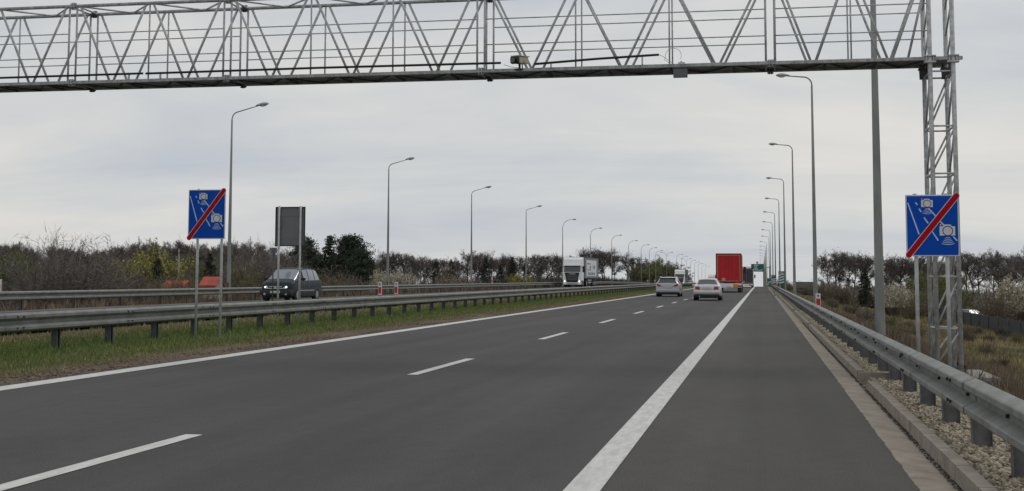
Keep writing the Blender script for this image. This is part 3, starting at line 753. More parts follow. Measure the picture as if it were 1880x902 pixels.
# ------------------------------------------------------------------ street lamps
def lamp(name, H, arm, arm_rise, rb, rt, curved=False, double=False, head=.62):
    """pole at origin, arm reaching to +x"""
    o = empty(name)
    m_ = MB(); m_.tube([(0, 0, -.4), (0, 0, 0), (0, 0, H*.5), (0, 0, H-(1.3 if curved else .5))], [rb, rb, (rb+rt)*.5, rt*1.1], 14)
    m_.build('pole', polem, o, True)
    m_ = MB(); m_.tube([(0, 0, .0), (0, 0, .02)], rb*1.25, 14); m_.build('base_collar', galv_dark, o)
    m_ = MB(); m_.box(-.05, .05, -rb-.006, -rb+.02, .7, 1.1); m_.build('hatch', galv_dark, o)
    for sx in ((1, -1) if double else (1,)):
        if curved:
            rc = 1.25
            pts = [(0, 0, H-1.32)]+[(sx*rc*(1-math.cos(t)), 0, H-1.3+rc*math.sin(t)*.98) for t in np.linspace(.05, math.pi/2*.92, 9)]
            pts.append((sx*(arm-head*.5), 0, H+arm_rise))
        else:
            rc = .42
            pts = [(0, 0, H-.52)]+[(sx*rc*(1-math.cos(t)), 0, H-.45+rc*math.sin(t)) for t in np.linspace(0, math.pi/2*.86, 7)]
            pts.append((sx*(arm-head*.6), 0, H+arm_rise))
        m_ = MB(); m_.tube(pts, [rt*1.05]+[rt*.8]*(len(pts)-2)+[rt*.55], 8); m_.build('arm', polem, o, True)
        # luminaire: flattened teardrop body with glass bowl below
        hx = sx*(arm-head*.5); zc = H+arm_rise+.02; tl = arm_rise/max(arm, .1)*.9
        bm = bmesh.new(); bmesh.ops.create_uvsphere(bm, u_segments=14, v_segments=8, radius=1)
        for v in bm.verts:
            t = v.co.x*sx; k = 1-.35*max(0, -t)
            v.co = Vector((v.co.x*head/2, v.co.y*.15*k, max(v.co.z, -.35)*.115*k+v.co.x*sx*tl*head/2))
        bmesh.ops.translate(bm, vec=(hx, 0, zc), verts=bm.verts)
        m_ = MB(); m_.bm(bm); hd_ = m_.build('lamp_head', lampm, o, True)
        bm = bmesh.new(); bmesh.ops.create_uvsphere(bm, u_segments=12, v_segments=6, radius=1)
        for v in bm.verts: v.co = Vector((v.co.x*head*.27, v.co.y*.115, min(v.co.z, .1)*.075+v.co.x*sx*tl*head*.27))
        bmesh.ops.translate(bm, vec=(hx+sx*head*.10, 0, zc-.035), verts=bm.verts)
        m_ = MB(); m_.bm(bm); m_.build('lamp_glass', lampglass, hd_, True)
    index(o); return o
protoR = lamp('street_lamp', 11.75, 1.80, .06, .118, .045, head=.72)
protoRn = None
GRP_R = 'street lamps along the right hand barrier'; GRP_L = 'street lamps beyond the opposite carriageway'
used = set()
def place(proto, x, y, rz, label, group, sc=1.0, z=None):
    o = proto if proto.name not in used else copy_tree(proto)
    used.add(proto.name)
    o.location = (x, y, (gz(x, y) if z is None else z)); o.rotation_euler = (0, 0, rz); o.scale = (sc, sc, sc)
    return tag(o, label, 'street lamp', group)
rn = ['nearest street lamp, thick grey pole beside the gantry on the right',
      'second nearest right hand lamp, its arm ending just below the gantry beam',
      'third right hand lamp, the largest one wholly below the gantry beam',
      'fourth right hand lamp, next beyond the largest one clear of the gantry',
      'fifth right hand lamp, behind the green board with white stripes',
      'sixth right hand lamp, slim grey pole among the distant green boards',
      'seventh right hand lamp, slim grey pole right of the green direction sign']
xr = [2.78, 2.68, 2.5, 2.42, 2.38, 2.2, 2.12, 1.95, 1.9, 1.5, 1.4]
for i in range(19):
    y = 34.0+36*i; x = xr[i] if i < len(xr) else 1.4-.05*(i-10)
    if i == 0: y = 33.6
    z = prof(y) if i else 0
    place(protoR, x, y, math.pi, rn[i] if i < len(rn) else 'tiny far street lamp in the right hand row beyond the green direction sign', GRP_R, 1.0, min(z, z))
protoL = lamp('street_lamp', 10.6, 2.15, .32, .12, .042, head=.78)
protoC = lamp('street_lamp', 10.25, 2.1, -.04, .10, .045, True)
protoD = lamp('street_lamp', 10.1, 1.9, .0, .10, .045, True, True)
lp = [(70.4, 10.99, 0), (102.9, 10.8, 0), (134.3, 10.64, 0), (167, 10.41, 0), (198.9, 10.14, 1), (232.4, 10.07, 1), (266.4, 9.92, 1), (301.1, 9.81, 1), (333.2, 9.69, 1),
      (358, 9.51, 1), (380, 9.2, 1), (425, 9.6, 2), (475, 9.85, 1), (506, 9.8, 1), (537, 9.6, 2), (570, 9.2, 1), (605, 8.8, 1), (640, 8.5, 1), (680, 8.2, 1), (720, 7.9, 1)]
ln_ = ['street lamp with long straight arm right behind the left blue sign', 'street lamp with straight arm standing left of the two close delineators',
       'street lamp with straight arm, third from the left blue sign', 'street lamp with straight arm above the yellow bush',
       'curved arm street lamp rising just left of the oncoming white truck cab', 'curved arm street lamp rising behind the trailer of the oncoming white truck',
       'curved arm street lamp, second to the right of the oncoming white truck', 'curved arm street lamp, third to the right of the oncoming white truck',
       'curved arm street lamp at the left edge of the green willows']
for i, (y, zt, kd) in enumerate(lp):
    pr = (protoL, protoC, protoD)[kd]; Hh = (10.92, 10.23, 10.1)[kd]
    x = -29-.0*i; zb = gz(x, y)
    lab = ln_[i] if i < len(ln_) else ('far street lamp with two curved arms forming a Y above the median' if kd == 2 else 'tiny far street lamp with one curved arm in the left hand row')
    if kd == 2: lab = 'Y shaped double armed street lamp over the green willows' if i == 11 else 'small far Y shaped double armed street lamp behind the second truck'
    sc = (zt-zb)/Hh
    o = place(pr, x, y, 0, lab, GRP_L, max(.85, min(1.15, sc)), zb)

# ------------------------------------------------------------------ vehicles
def catmull(P, k):
    """refine rows of an array (n,...) k times"""
    P = np.asarray(P, float); n = len(P); out_ = []; idx = []
    for i in range(n-1):
        p0 = P[max(i-1, 0)]; p1 = P[i]; p2 = P[i+1]; p3 = P[min(i+2, n-1)]
        for j in range(k):
            t = j/k; out_.append(.5*((2*p1)+(-p0+p2)*t+(2*p0-5*p1+4*p2-p3)*t*t+(-p0+3*p1-3*p2+p3)*t**3)); idx.append(i)
    out_.append(P[-1]); idx.append(n-1)
    return np.array(out_), idx
def car(name, st, paint, win_side, win_front, win_rear, wheels, wr, facing, glass_f=None, low=None, glass_s=None):
    """st: stations (y, ztop, zbelt, wmid, wbelt, wtop, zbot); rows from sill to roof centre"""
    o = empty(name)
    rows = []
    for (y, zt, zb, wm_, wb, wt, z0) in st:
        rows.append([(0, y, z0), (wm_*.86, y, z0), (wm_*.985, y, z0+.10), (wm_, y, z0+(zb-z0)*.55), (wb, y, zb), (wt, y, zt-.075 if zt-zb > .12 else zt-.03), (wt*.82, y, zt-.012), (0, y, zt+.012)])
    P = np.array(rows); k = 4
    A, si = catmull(P, k); B, ri = catmull(A.transpose(1, 0, 2), 3); G = B.transpose(1, 0, 2)
    G[:, :, 0] = np.maximum(G[:, :, 0], 0)
    ns, nr = G.shape[:2]
    faces = {'body': [], 'side0': [], 'side1': [], 'front': [], 'rear': [], 'low': []}
    V_ = []; 
    for s_ in (1, -1):
        for i in range(ns):
            for j in range(nr): V_.append((G[i, j, 0]*s_, G[i, j, 1], G[i, j, 2]))
    for s_ in (0, 1):
        off = s_*ns*nr
        for i in range(ns-1):
            for j in range(nr-1):
                a_ = off+i*nr+j; q = (a_, a_+1, a_+nr+1, a_+nr)
                if s_ == 0: q = q[::-1]
                seg, row = si[i], ri[j]; key = 'body'
                if row == 4 and seg in win_side: key = 'side%d' % s_
                elif row in (5, 6) and seg in win_front: key = 'front'
                elif row in (5, 6) and seg in win_rear: key = 'rear'
                elif low and row <= 2 and row >= 0 and j <= low: key = 'low'
                faces[key].append(q)
    for end in (0, ns-1):                                     # close the ends
        for s_ in (0, 1):
            off = s_*ns*nr
            for j in range(nr//2):
                a_, b_, c_2, d_ = off+end*nr+j, off+end*nr+j+1, off+end*nr+nr-2-j, off+end*nr+nr-1-j
                if len({a_, b_, c_2, d_}) == 4: faces['body'].append((a_, b_, c_2, d_) if (s_ == 0) == (end == 0) else (d_, c_2, b_, a_))
    def sub(keys, nm, m):
        fs = faces[keys]
        if not fs: return None
        ids = sorted({i for q in fs for i in q}); mpi = {v: i for i, v in enumerate(ids)}
        ob = from_arrays(nm, [V_[i] for i in ids], [tuple(mpi[i] for i in q) for q in fs], m, o, True)
        bm = bmesh.new(); bm.from_mesh(ob.data); bmesh.ops.remove_doubles(bm, verts=bm.verts, dist=1e-4); bm.to_mesh(ob.data); bm.free(); return ob
    body = sub('body', 'body', paint); sub('low', 'sill_cladding', trim)
    sub('side0', 'side_window', glass_s or glassm); sub('side1', 'side_window', glass_s or glassm); sub('front', 'windscreen', glass_f or glassm); sub('rear', 'rear_window', glassm)
    wmax = max(s_[3] for s_ in st)
    for y in wheels:
        for sx in (-1, 1):
            t = MB(); x0 = sx*(wmax-.20); x1 = sx*(wmax+.005); t.tube([(x0, y, wr), (x1-sx*.03, y, wr), (x1, y, wr)], [wr, wr, wr*.93], 20)
            wh = t.build('wheel', rubber, o)
            t = MB(); t.tube([(x1-sx*.02, y, wr), (x1+sx*.006, y, wr)], wr*.64, 16); t.build('rim', rimm, wh)
            ar = MB(); n = 18                                 # dark wheel arch
            ar.add([(sx*(wmax-.012), y+wr*1.17*math.cos(t_), max(.14, wr+wr*1.17*math.sin(t_))) for t_ in np.linspace(-.5, math.pi+.5, n)]+
                   [(sx*(wmax-.012)+.0, y, .14)], [tuple(range(n))])
            ar.build('wheel_arch', black, o)
    un = MB(); un.box(-wmax*.8, wmax*.8, st[0][0]+.25, st[-1][0]-.25, .17, .30); un.build('underbody', black, o)
    return o
def quadmesh(o, name, pts, m, th=.02):
    """thick polygon from 3D points, thickness along y"""
    mb = MB(); n = len(pts); v = list(pts)+[(p[0], p[1]+th, p[2]) for p in pts]
    f = [tuple(range(n)), tuple(range(2*n-1, n-1, -1))]+[(i, i+n, (i+1) % n+n, (i+1) % n) for i in range(n)]
    mb.add(v, f); return mb.build(name, m, o)
# silver estate seen from behind (front is +y)
st = [(-2.38, .74, .66, .80, .78, .70, .34), (-2.36, .97, .90, .86, .84, .76, .30), (-2.30, 1.05, .97, .88, .86, .72, .27), (-1.88, 1.43, .99, .905, .87, .62, .22), (-1.70, 1.47, .98, .91, .87, .63, .2), (-1.05, 1.51, .97, .91, .87, .65, .2), (-.95, 1.515, .97, .91, .87, .65, .2), (0, 1.51, .95, .91, .87, .66, .2), (.1, 1.505, .95, .91, .87, .66, .2),
      (.55, 1.45, .94, .91, .86, .62, .2), (1.45, 1.0, .90, .90, .84, .72, .2), (2.1, .85, .76, .86, .80, .66, .22), (2.36, .62, .56, .74, .70, .55, .26)]
es = car('estate_car', st, silver, {4, 6, 8}, {9}, {2}, (-1.42, 1.42), .325, 1, None, 4)
es.location = (-7.03, 106, prof(106)); es.rotation_euler = (0, 0, R_(0)); tag(es, 'silver estate car seen from behind in the left lane, ahead of the silver saloon', 'car', None)
for sx in (-1, 1):
    quadmesh(es, 'tail_light', [(sx*.40, -2.43, .80), (sx*.83, -2.36, .78), (sx*.855, -2.30, .93), (sx*.78, -2.37, 1.02), (sx*.62, -2.41, .93)], tail, .06)
quadmesh(es, 'number_plate', [(-.26, -2.43, .70), (.26, -2.43, .70), (.26, -2.43, .81), (-.26, -2.43, .81)], plate, .03)
m_ = MB(); m_.cbox(-.86, .86, -2.47, -2.20, .34, .60, .07); m_.build('bumper', silver, es)
m_ = MB(); m_.cbox(-.80, .80, -2.44, -2.2, .20, .345, .03); m_.build('lower_bumper', black, es)
m_ = MB(); m_.cbox(-.60, .60, -1.98, -1.78, 1.425, 1.465, .012); m_.build('spoiler', silver, es)
for sx in (-1, 1):
    m_ = MB(); m_.tube([(sx*.60, -1.75, 1.49), (sx*.60, -1.6, 1.53), (sx*.61, .2, 1.545), (sx*.60, .35, 1.51)], .016, 6); m_.build('roof_rail', chrome, es)
    m_ = MB(); m_.cbox(sx*1.0-.09, sx*1.0+.09, .80, .95, .93, 1.06, .03); m_.build('wing_mirror', silver, es)

# silver saloon
st = [(-2.24, .70, .62, .76, .74, .66, .34), (-2.22, .93, .84, .82, .80, .72, .30), (-2.10, .99, .90, .85, .82, .70, .27), (-1.50, 1.03, .94, .87, .82, .66, .22), (-.92, 1.34, .95, .87, .82, .56, .2), (-.70, 1.38, .94, .87, .82, .57, .2), (0, 1.415, .93, .87, .82, .58, .2), (.1, 1.413, .93, .87, .82, .58, .2),
      (.5, 1.36, .92, .87, .81, .56, .2), (1.15, 1.0, .88, .86, .80, .68, .2), (1.9, .86, .76, .83, .77, .64, .22), (2.22, .62, .55, .72, .68, .54, .26)]
sa = car('saloon_car', st, silver2, {4, 5, 7}, {8}, {3}, (-1.33, 1.38), .315, 1, None, 4)
sa.location = (-3.40, 89, prof(89)); tag(sa, 'pale silver saloon car seen from behind in the right lane, behind the red trailer', 'car')
for sx in (-1, 1):
    quadmesh(sa, 'tail_light', [(sx*.44, -2.29, .70), (sx*.80, -2.23, .70), (sx*.83, -2.17, .80), (sx*.81, -2.21, .90), (sx*.50, -2.275, .90), (sx*.44, -2.29, .84)], tail, .06)
quadmesh(sa, 'number_plate', [(-.28, -2.29, .72), (.28, -2.29, .72), (.28, -2.29, .84), (-.28, -2.29, .84)], plate, .03)
m_ = MB(); m_.cbox(-.82, .82, -2.32, -2.1, .46, .64, .06); m_.build('bumper', silver2, sa)
m_ = MB(); m_.cbox(-.80, .80, -2.29, -2.1, .22, .42, .04); m_.build('lower_bumper', black, sa)
for sx in (-1, 1):
    m_ = MB(); m_.cbox(sx*.95-.09, sx*.95+.09, .62, .76, .90, 1.03, .03); m_.build('wing_mirror', silver2, sa)
m_ = MB(); m_.tube([(-.45, -2.33, .27), (-.45, -2.15, .27)], .035, 8); m_.build('exhaust', chrome, sa)

# dark people carrier coming the other way
st = [(-2.12, .80, .70, .80, .78, .70, .34), (-2.10, 1.05, .95, .85, .83, .74, .30), (-1.98, 1.22, 1.02, .86, .84, .72, .25), (-1.72, 1.56, 1.04, .87, .84, .64, .2), (-1.20, 1.63, 1.03, .87, .84, .66, .2), (-1.10, 1.635, 1.03, .87, .84, .66, .2),
      (-.32, 1.655, 1.02, .87, .84, .67, .2), (-.22, 1.655, 1.02, .87, .84, .67, .2), (.40, 1.60, 1.00, .87, .84, .66, .2), (.50, 1.575, .99, .87, .84, .65, .2), (1.42, 1.10, .97, .86, .82, .72, .2), (1.88, .93, .83, .82, .79, .66, .22), (2.10, .68, .60, .74, .72, .58, .26)]
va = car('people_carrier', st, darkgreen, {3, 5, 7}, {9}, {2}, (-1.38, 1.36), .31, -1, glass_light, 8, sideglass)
va.location = (-23.35, 64.9, .21); va.rotation_euler = (0, 0, math.pi+R_(-1.5)); tag(va, 'dark green people carrier with lit headlights on the opposite carriageway', 'car')
for sx in (-1, 1):
    quadmesh(va, 'headlight', [(sx*.34, 2.13, .62), (sx*.66, 2.04, .62), (sx*.77, 1.90, .70), (sx*.74, 1.90, .82), (sx*.50, 2.02, .77)], headl_off, .03)
    m_ = MB(); m_.tube([(sx*.55, 2.06, .69), (sx*.55, 2.125, .69)], .045, 12); m_.build('lit_bulb', headl, va)
    m_ = MB(); m_.tube([(sx*.56, 2.12, .36), (sx*.56, 2.17, .36)], .06, 12); m_.build('fog_light', headl_off, va)
    m_ = MB(); m_.cbox(sx*.98-.10, sx*.98+.10, .82, .96, 1.02, 1.15, .03); m_.build('wing_mirror', darkgreen, va)
m_ = MB(); m_.cbox(-.36, .36, 2.08, 2.16, .60, .645, .01); m_.cbox(-.34, .34, 2.08, 2.15, .69, .73, .01); m_.tube([(0, 2.13, .67), (0, 2.17, .67)], .045, 10); m_.build('grille', chrome, va)
m_ = MB(); m_.box(-.33, .33, 2.06, 2.12, .645, .69); m_.build('grille_gap', black, va)
m_ = MB(); m_.cbox(-.83, .83, 1.92, 2.17, .30, .57, .07); m_.build('bumper', trim, va)
quadmesh(va, 'number_plate', [(-.26, 2.175, .40), (.26, 2.175, .40), (.26, 2.175, .51), (-.26, 2.175, .51)], plate, .01)
for sx in (-1, 1):
    m_ = MB(); m_.box(sx*.872-.006, sx*.872+.006, -1.0, 1.0, .50, .55); m_.build('side_strip', silver, va)
    m_ = MB(); m_.tube([(sx*.62, -1.6, 1.61), (sx*.63, .2, 1.66)], .015, 6); m_.build('roof_rail', trim, va)

# articulated lorries
grille_m = mat('grey grille bars', (.22, .225, .23), .4, .3)
def lorry(name, cabpaint, side, L_=13.6, panel=False, lights=True):
    """cab front at y=0 facing -y, trailer behind to +y"""
    o = empty(name)
    m_ = MB(); m_.prism([(.0, .95), (.0, 1.95), (.12, 2.0), (.32, 2.85), (.42, 3.05), (.62, 3.62), (.95, 3.86), (1.5, 3.95), (2.2, 3.95), (2.2, .75), (.35, .75)], -1.24, 1.24, .06)
    cb_ = m_.build('cab', cabpaint, o); 
    m_ = MB(); m_.add([(-1.10, .085, 1.98), (1.10, .085, 1.98), (1.06, .285, 2.78), (-1.06, .285, 2.78)], [(0, 1, 2, 3)]); m_.build('windscreen', glassm, o)
    m_ = MB(); m_.cbox(-1.15, 1.15, .0, .32, 2.80, 2.93, .03); m_.build('sun_visor', cabpaint, o)
    for sx in (-1, 1):
        m_ = MB(); m_.add([(sx*1.243, .35, 2.0), (sx*1.243, 1.2, 2.0), (sx*1.243, 1.2, 2.7), (sx*1.243, .50, 2.7)], [(0, 1, 2, 3)]); m_.build('side_window', glassm, o)
        m_ = MB(); m_.cbox(sx*1.55-.17, sx*1.55+.17, .12, .30, 1.95, 2.78, .04); m_.box(min(sx*1.2, sx*1.45), max(sx*1.2, sx*1.45), .2, .24, 2.60, 2.65); m_.build('mirror', black, o)
        m_ = MB(); m_.prism([(-.03, .62), (-.03, .80), (.05, .88), (.12, .62)], sx*.70-.0 if sx > 0 else -1.1, 1.1 if sx > 0 else -.70); m_.build('headlight', headl_off, o)
        if lights:
            m_ = MB(); m_.tube([(sx*.98, -.06, .77), (sx*.98, -.02, .77)], .12, 14); m_.build('lit_bulb', headl, o)
        m_ = MB(); m_.cbox(sx*.72-.17, sx*.72+.17, .50, .56, 3.10, 3.22, .03); m_.build('roof_light', headl_off, o)
    m_ = MB(); m_.add([(-.98, -.012, 1.94), (.98, -.012, 1.94), (.74, -.012, .76), (-.74, -.012, .76)], [(0, 3, 2, 1)]); m_.build('grille', black, o)
    m_ = MB()
    for zz_, hw in ((1.60, .70), (1.38, .69), (1.18, .67), (.98, .64)): m_.cbox(-hw, hw, -.045, .0, zz_-.03, zz_+.02, .01)
    m_.build('grille_bars', grille_m, o)
    m_ = MB(); m_.cbox(-.42, .42, -.04, .0, 1.70, 1.82, .01); m_.build('grille_plate', lampm, o)
    m_ = MB(); m_.cbox(-.20, .20, .50, .58, 3.10, 3.24, .01); m_.build('roof_plate', chassis, o)
    m_ = MB(); m_.cbox(-1.22, 1.22, -.05, .5, .32, .62, .07); m_.build('bumper', cabpaint, o)
    m_ = MB(); m_.cbox(-.75, .75, -.07, .1, .40, .50, .01); m_.build('bumper_intake', black, o)
    m_ = MB(); m_.cbox(-1.275, 1.275, 2.7, 2.7+L_, 1.15, 4.0, .03); tr_ = m_.build('trailer_box', side, o)
    m_ = MB()
    for zz_ in (1.15, 3.94): m_.box(-1.285, 1.285, 2.68, 2.72+L_, zz_, zz_+.07)
    for sx in (-1, 1):
        for yy_ in np.linspace(2.7, 2.7+L_, 8): m_.box(sx*1.282-.006, sx*1.282+.006, yy_-.03, yy_+.03, 1.15, 4.0)
    m_.build('trailer_frame', curtain if side != curtain else chassis, o)
    if panel:
        sx = 1; X_ = 1.292*sx
        m_ = MB(); m_.add([(X_, 4.3, 1.45), (X_, 14.2, 1.45), (X_, 14.2, 3.65), (X_, 4.3, 3.65)], [(0, 1, 2, 3)]); m_.build('side_panel', swhite, o)
        m_ = MB()
        for (y0_, y1_, z0_, z1_) in ((5.0, 8.2, 3.05, 3.22), (7.6, 8.6, 2.45, 2.90), (10.5, 11.3, 2.45, 2.95), (11.6, 12.6, 2.5, 2.95), (5.0, 8.8, 2.25, 2.38), (6.0, 7.4, 1.62, 1.98), (7.8, 9.2, 1.62, 1.98), (9.6, 11.0, 1.62, 1.98), (11.3, 12.6, 1.62, 1.98)):
            m_.add([(X_*1.004, y0_, z0_), (X_*1.004, y1_, z0_), (X_*1.004, y1_, z1_), (X_*1.004, y0_, z1_)], [(0, 1, 2, 3)])
        m_.build('lettering', curtain, o)
    m_ = MB(); m_.box(-.5, .5, 1.5, 2.6+L_, .72, 1.14); m_.box(-1.15, 1.15, 5.5, 7.5, .45, 1.1); m_.build('chassis', chassis, o)
    m_ = MB()
    for sx in (-1, 1): m_.box(sx*1.22-.02, sx*1.22+.02, 6.2, 9.5, .55, .70); m_.box(sx*1.22-.02, sx*1.22+.02, 6.2, 9.5, .85, 1.0)
    m_.build('side_guard', lampm, o)
    for yy_ in (1.35, 4.6, 11.0, 12.3, 13.6):
        for sx in (-1, 1):
            m_ = MB(); m_.tube([(sx*.92, yy_, .50), (sx*1.22, yy_, .50), (sx*1.245, yy_, .50)], [.5, .5, .46], 18); wh = m_.build('wheel', rubber, o)
            m_ = MB(); m_.tube([(sx*1.2, yy_, .50), (sx*1.255, yy_, .50)], .27, 14); m_.build('rim', rimm, wh)
    return o
wl = lorry('lorry', truckwhite, curtain, 13.6, True); wl.location = (-24.42, 176, .20)
wl.rotation_euler = (0, 0, R_(-1)); tag(wl, 'white lorry with lit headlights and a grey lettered trailer on the opposite carriageway', 'lorry')
w2 = lorry('lorry', truckwhite, darkgrey, 13.6, False, True); w2.location = (-19.9, 338, .20+prof(338)); tag(w2, 'smaller far white lorry with dark trailer oncoming behind the silver estate car', 'lorry')
w3 = lorry('lorry', truckwhite, darkgrey, 13.6, False, False); w3.location = (-18.6, 520, .20+prof(520)+.9); tag(w3, 'tiny distant oncoming lorry just left of the red trailer', 'lorry')

def rear_trailer(name, doorm, framem, box_m, tractor=True):
    """trailer rear at y=0 facing -y, body to +y"""
    o = empty(name)
    m_ = MB(); m_.cbox(-1.27, 1.27, .06, 13.6, 1.10, 3.98, .02); m_.build('trailer_box', box_m, o)
    m_ = MB(); m_.box(-1.28, -1.17, -.02, .07, 1.06, 4.0); m_.box(1.17, 1.28, -.02, .07, 1.06, 4.0); m_.box(-1.17, 1.17, -.02, .07, 3.88, 4.0); m_.box(-1.17, 1.17, -.02, .07, 1.06, 1.16)
    m_.build('door_frame', chassis if framem != redframe else mat('dark red frame', (.10, .035, .03), .6), o)
    for sx in (-1, 1):
        m_ = MB(); m_.box(min(sx*.012, sx*1.165), max(sx*.012, sx*1.165), .0, .05, 1.165, 3.875); d_ = m_.build('rear_door', doorm, o)
        m_ = MB(); 
        for xx in (.30, .85): m_.tube([(sx*xx, -.02, 1.2), (sx*xx, -.02, 3.85)], .012, 6)
        m_.build('lock_rod', doorm, d_)
    m_ = MB()
    for (x0, x1, z0, z1) in ((-1.16, -1.08, 1.18, 3.86), (1.08, 1.16, 1.18, 3.86), (-1.08, 1.08, 3.78, 3.86), (-1.08, 1.08, 1.18, 1.26)): m_.box(x0, x1, -.012, .0, z0, z1)
    m_.build('outline_strip', framem, o)
    m_ = MB(); m_.cbox(-.68, -.34, -.03, .0, 1.22, 1.52, .01); m_.build('small_plate', mat('beige plate', (.42, .33, .24), .6), o)
    m_ = MB(); m_.cbox(-1.25, 1.25, -.05, .15, .55, .98, .03); m_.build('rear_bumper', truckwhite, o)
    for sx in (-1, 1):
        m_ = MB(); m_.cbox(sx*1.08-.15, sx*1.08+.15, -.09, -.05, .62, .80, .01); m_.build('tail_light', tail, o)
    m_ = MB(); m_.cbox(.42, .92, -.08, -.05, .58, .92, .01); m_.build('warning_board', amber, o)
    m_ = MB(); m_.cbox(-.26, .26, -.08, -.05, .60, .72, .005); m_.build('number_plate', plate, o)
    m_ = MB(); m_.box(-.5, .5, .2, 13.4, .72, 1.1); m_.build('chassis', chassis, o)
    for yy_ in (1.2, 2.5, 3.8, 10.6, 14.4):
        for sx in (-1, 1):
            m_ = MB(); m_.tube([(sx*.88, yy_, .50), (sx*1.22, yy_, .50), (sx*1.245, yy_, .50)], [.5, .5, .46], 18); wh = m_.build('wheel', rubber, o)
    for sx in (-1, 1):
        m_ = MB(); m_.box(sx*1.05-.20, sx*1.05+.20, .48, .50, .18, .75); m_.build('mud_flap', black, o)
        m_ = MB(); m_.box(sx*1.29-.02, sx*1.29+.05, .3, .4, 1.9, 2.1); m_.build('marker_light', amber, o)
        m_ = MB(); m_.cbox(sx*1.48-.14, sx*1.48+.14, 15.8, 16.0, 2.1, 2.8, .03); m_.build('mirror', black, o)
    m_ = MB(); m_.cbox(-1.25, 1.25, 13.9, 16.2, .8, 3.9, .08); m_.build('cab', truckwhite, o)
    return o
rt = rear_trailer('lorry', truckred, redframe, truckred); rt.location = (-3.20, 138, -.06); tag(rt, 'lorry with red trailer doors and amber board, ahead of the silver saloon', 'lorry')
rt.rotation_euler = (0, 0, R_(.3))
gt2 = rear_trailer('lorry', darkgrey, curtain, truckwhite); gt2.location = (-2.35, 225, prof(225)-.25); gt2.scale = (.85, 1, .85); tag(gt2, 'lorry with dark grey trailer rear, peeking out right of the red trailer', 'lorry')
# far oncoming white car with lights, compact
st = [(-2.0, .75, .65, .78, .75, .66, .34), (-1.95, 1.0, .9, .82, .8, .70, .30), (-1.6, 1.38, .96, .85, .8, .60, .22), (-.6, 1.46, .95, .86, .81, .6, .2), (.2, 1.44, .93, .86, .81, .6, .2), (.5, 1.38, .93, .86, .81, .58, .2), (1.2, 1.0, .9, .85, .8, .68, .2), (1.75, .85, .76, .82, .77, .62, .22), (2.0, .62, .55, .7, .68, .54, .26)]
fc = car('hatchback_car', st, white, {2, 3}, {5}, {1}, (-1.25, 1.28), .30, -1)
fc.location = (-17.9, 352, .2+prof(352)); fc.rotation_euler = (0, 0, math.pi); tag(fc, 'small white car with bright headlights oncoming between the estate and the saloon', 'car')
for sx in (-1, 1):
    m_ = MB(); m_.tube([(sx*.62, 1.9, .66), (sx*.62, 2.02, .66)], .15, 12); m_.build('headlight', headl, fc)
# white car parked in the field by the fence
index(fc)
pc = car('parked_car', st, mat('dull grey car paint', (.17, .175, .18), .5), {2, 3}, {5}, {1}, (-1.25, 1.28), .30, -1)
pc.location = (21.6, 150, gz(21.6, 150)); pc.rotation_euler = (0, 0, R_(200)); tag(pc, 'pale grey car parked in the field behind the fence and the gantry legs', 'car')

# ------------------------------------------------------------------ green boards
def bars(mb, lst, y):
    for (x0, x1, z0, z1) in lst: mb.quad2([(x0, z0), (x1, z0), (x1, z1), (x0, z1)], y)
def countdown(x, y, z0, wd, ht, ns, label, zg):
    o = empty('countdown_board', (x, y, zg), label=label, cat='road sign', group='green countdown boards before the exit')
    m_ = MB(); m_.cbox(-wd/2, wd/2, -.015, .015, z0, z0+ht, .01); m_.build('panel', sgreen, o)
    m_ = MB()
    for k in range(ns):
        zz_ = z0+ht*(.10+.19*k); m_.quad2([(-wd*.42, zz_), (wd*.42, zz_+ht*.10), (wd*.42, zz_+ht*.20), (-wd*.42, zz_+ht*.10)], -.018)
    m_.build('stripes', swhite, o)
    m_ = MB(); zt = z0+ht*.86
    bars(m_, [(-wd*.36, -wd*.30, zt, zt+ht*.09), (-wd*.22, -wd*.17, zt, zt+ht*.09), (-wd*.09, -wd*.04, zt, zt+ht*.09), (-wd*.17, -wd*.09, zt, zt+ht*.02), (-wd*.17, -wd*.09, zt+ht*.07, zt+ht*.09), (.04*wd, wd*.09, zt, zt+ht*.09), (.2*wd, wd*.25, zt, zt+ht*.09), (wd*.09, wd*.2, zt+ht*.07, zt+ht*.09), (wd*.09, wd*.2, zt, zt+ht*.02)], -.018)
    m_.build('figures', swhite, o)
    m_ = MB(); m_.tube([(0, .04, -.6), (0, .04, z0+ht)], .035, 8); m_.build('post', galv_dark, o, True)
    return o
countdown(2.02, 140, .75, .60, 1.42, 4, 'nearest green board with white slanting stripes beside the right barrier', 0)
countdown(1.66, 185, .62, .62, 1.30, 3, 'middle green board with white slanting stripes in the row beyond the right barrier', 0)
countdown(1.35, 235, .55, .62, 1.0, 2, 'farthest small green board with white slanting stripes beyond the right barrier', prof(235))
# green direction sign on a cantilever with round exit symbol on top
gs = empty('direction_sign', (2.0, 300, prof(300)), label='green overhead direction sign with white lettering, left of the lamp row', cat='road sign')
dz = -prof(300)
m_ = MB(); m_.cbox(-4.12, -1.42, -.03, .03, 2.94+dz, 4.62+dz, .03); m_.build('panel', sgreen, gs)
m_ = MB(); bars(m_, [(-3.5, -2.6, 4.25+dz, 4.45+dz), (-3.45, -2.9, 3.92+dz, 4.08+dz), (-3.5, -2.75, 3.62+dz, 3.78+dz), (-3.4, -2.6, 3.40+dz, 3.48+dz), (-3.3, -1.75, 3.18+dz, 3.32+dz), (-1.9, -1.8, 3.35+dz, 3.6+dz), (-3.5, -3.3, 3.05+dz, 3.15+dz)], -.034); m_.build('lettering', swhite, gs)
m_ = MB(); m_.tube([(-2.8, 0, 4.9+dz), (-2.8, .05, 4.9+dz)], .28, 16); m_.build('round_plate', galv, gs)
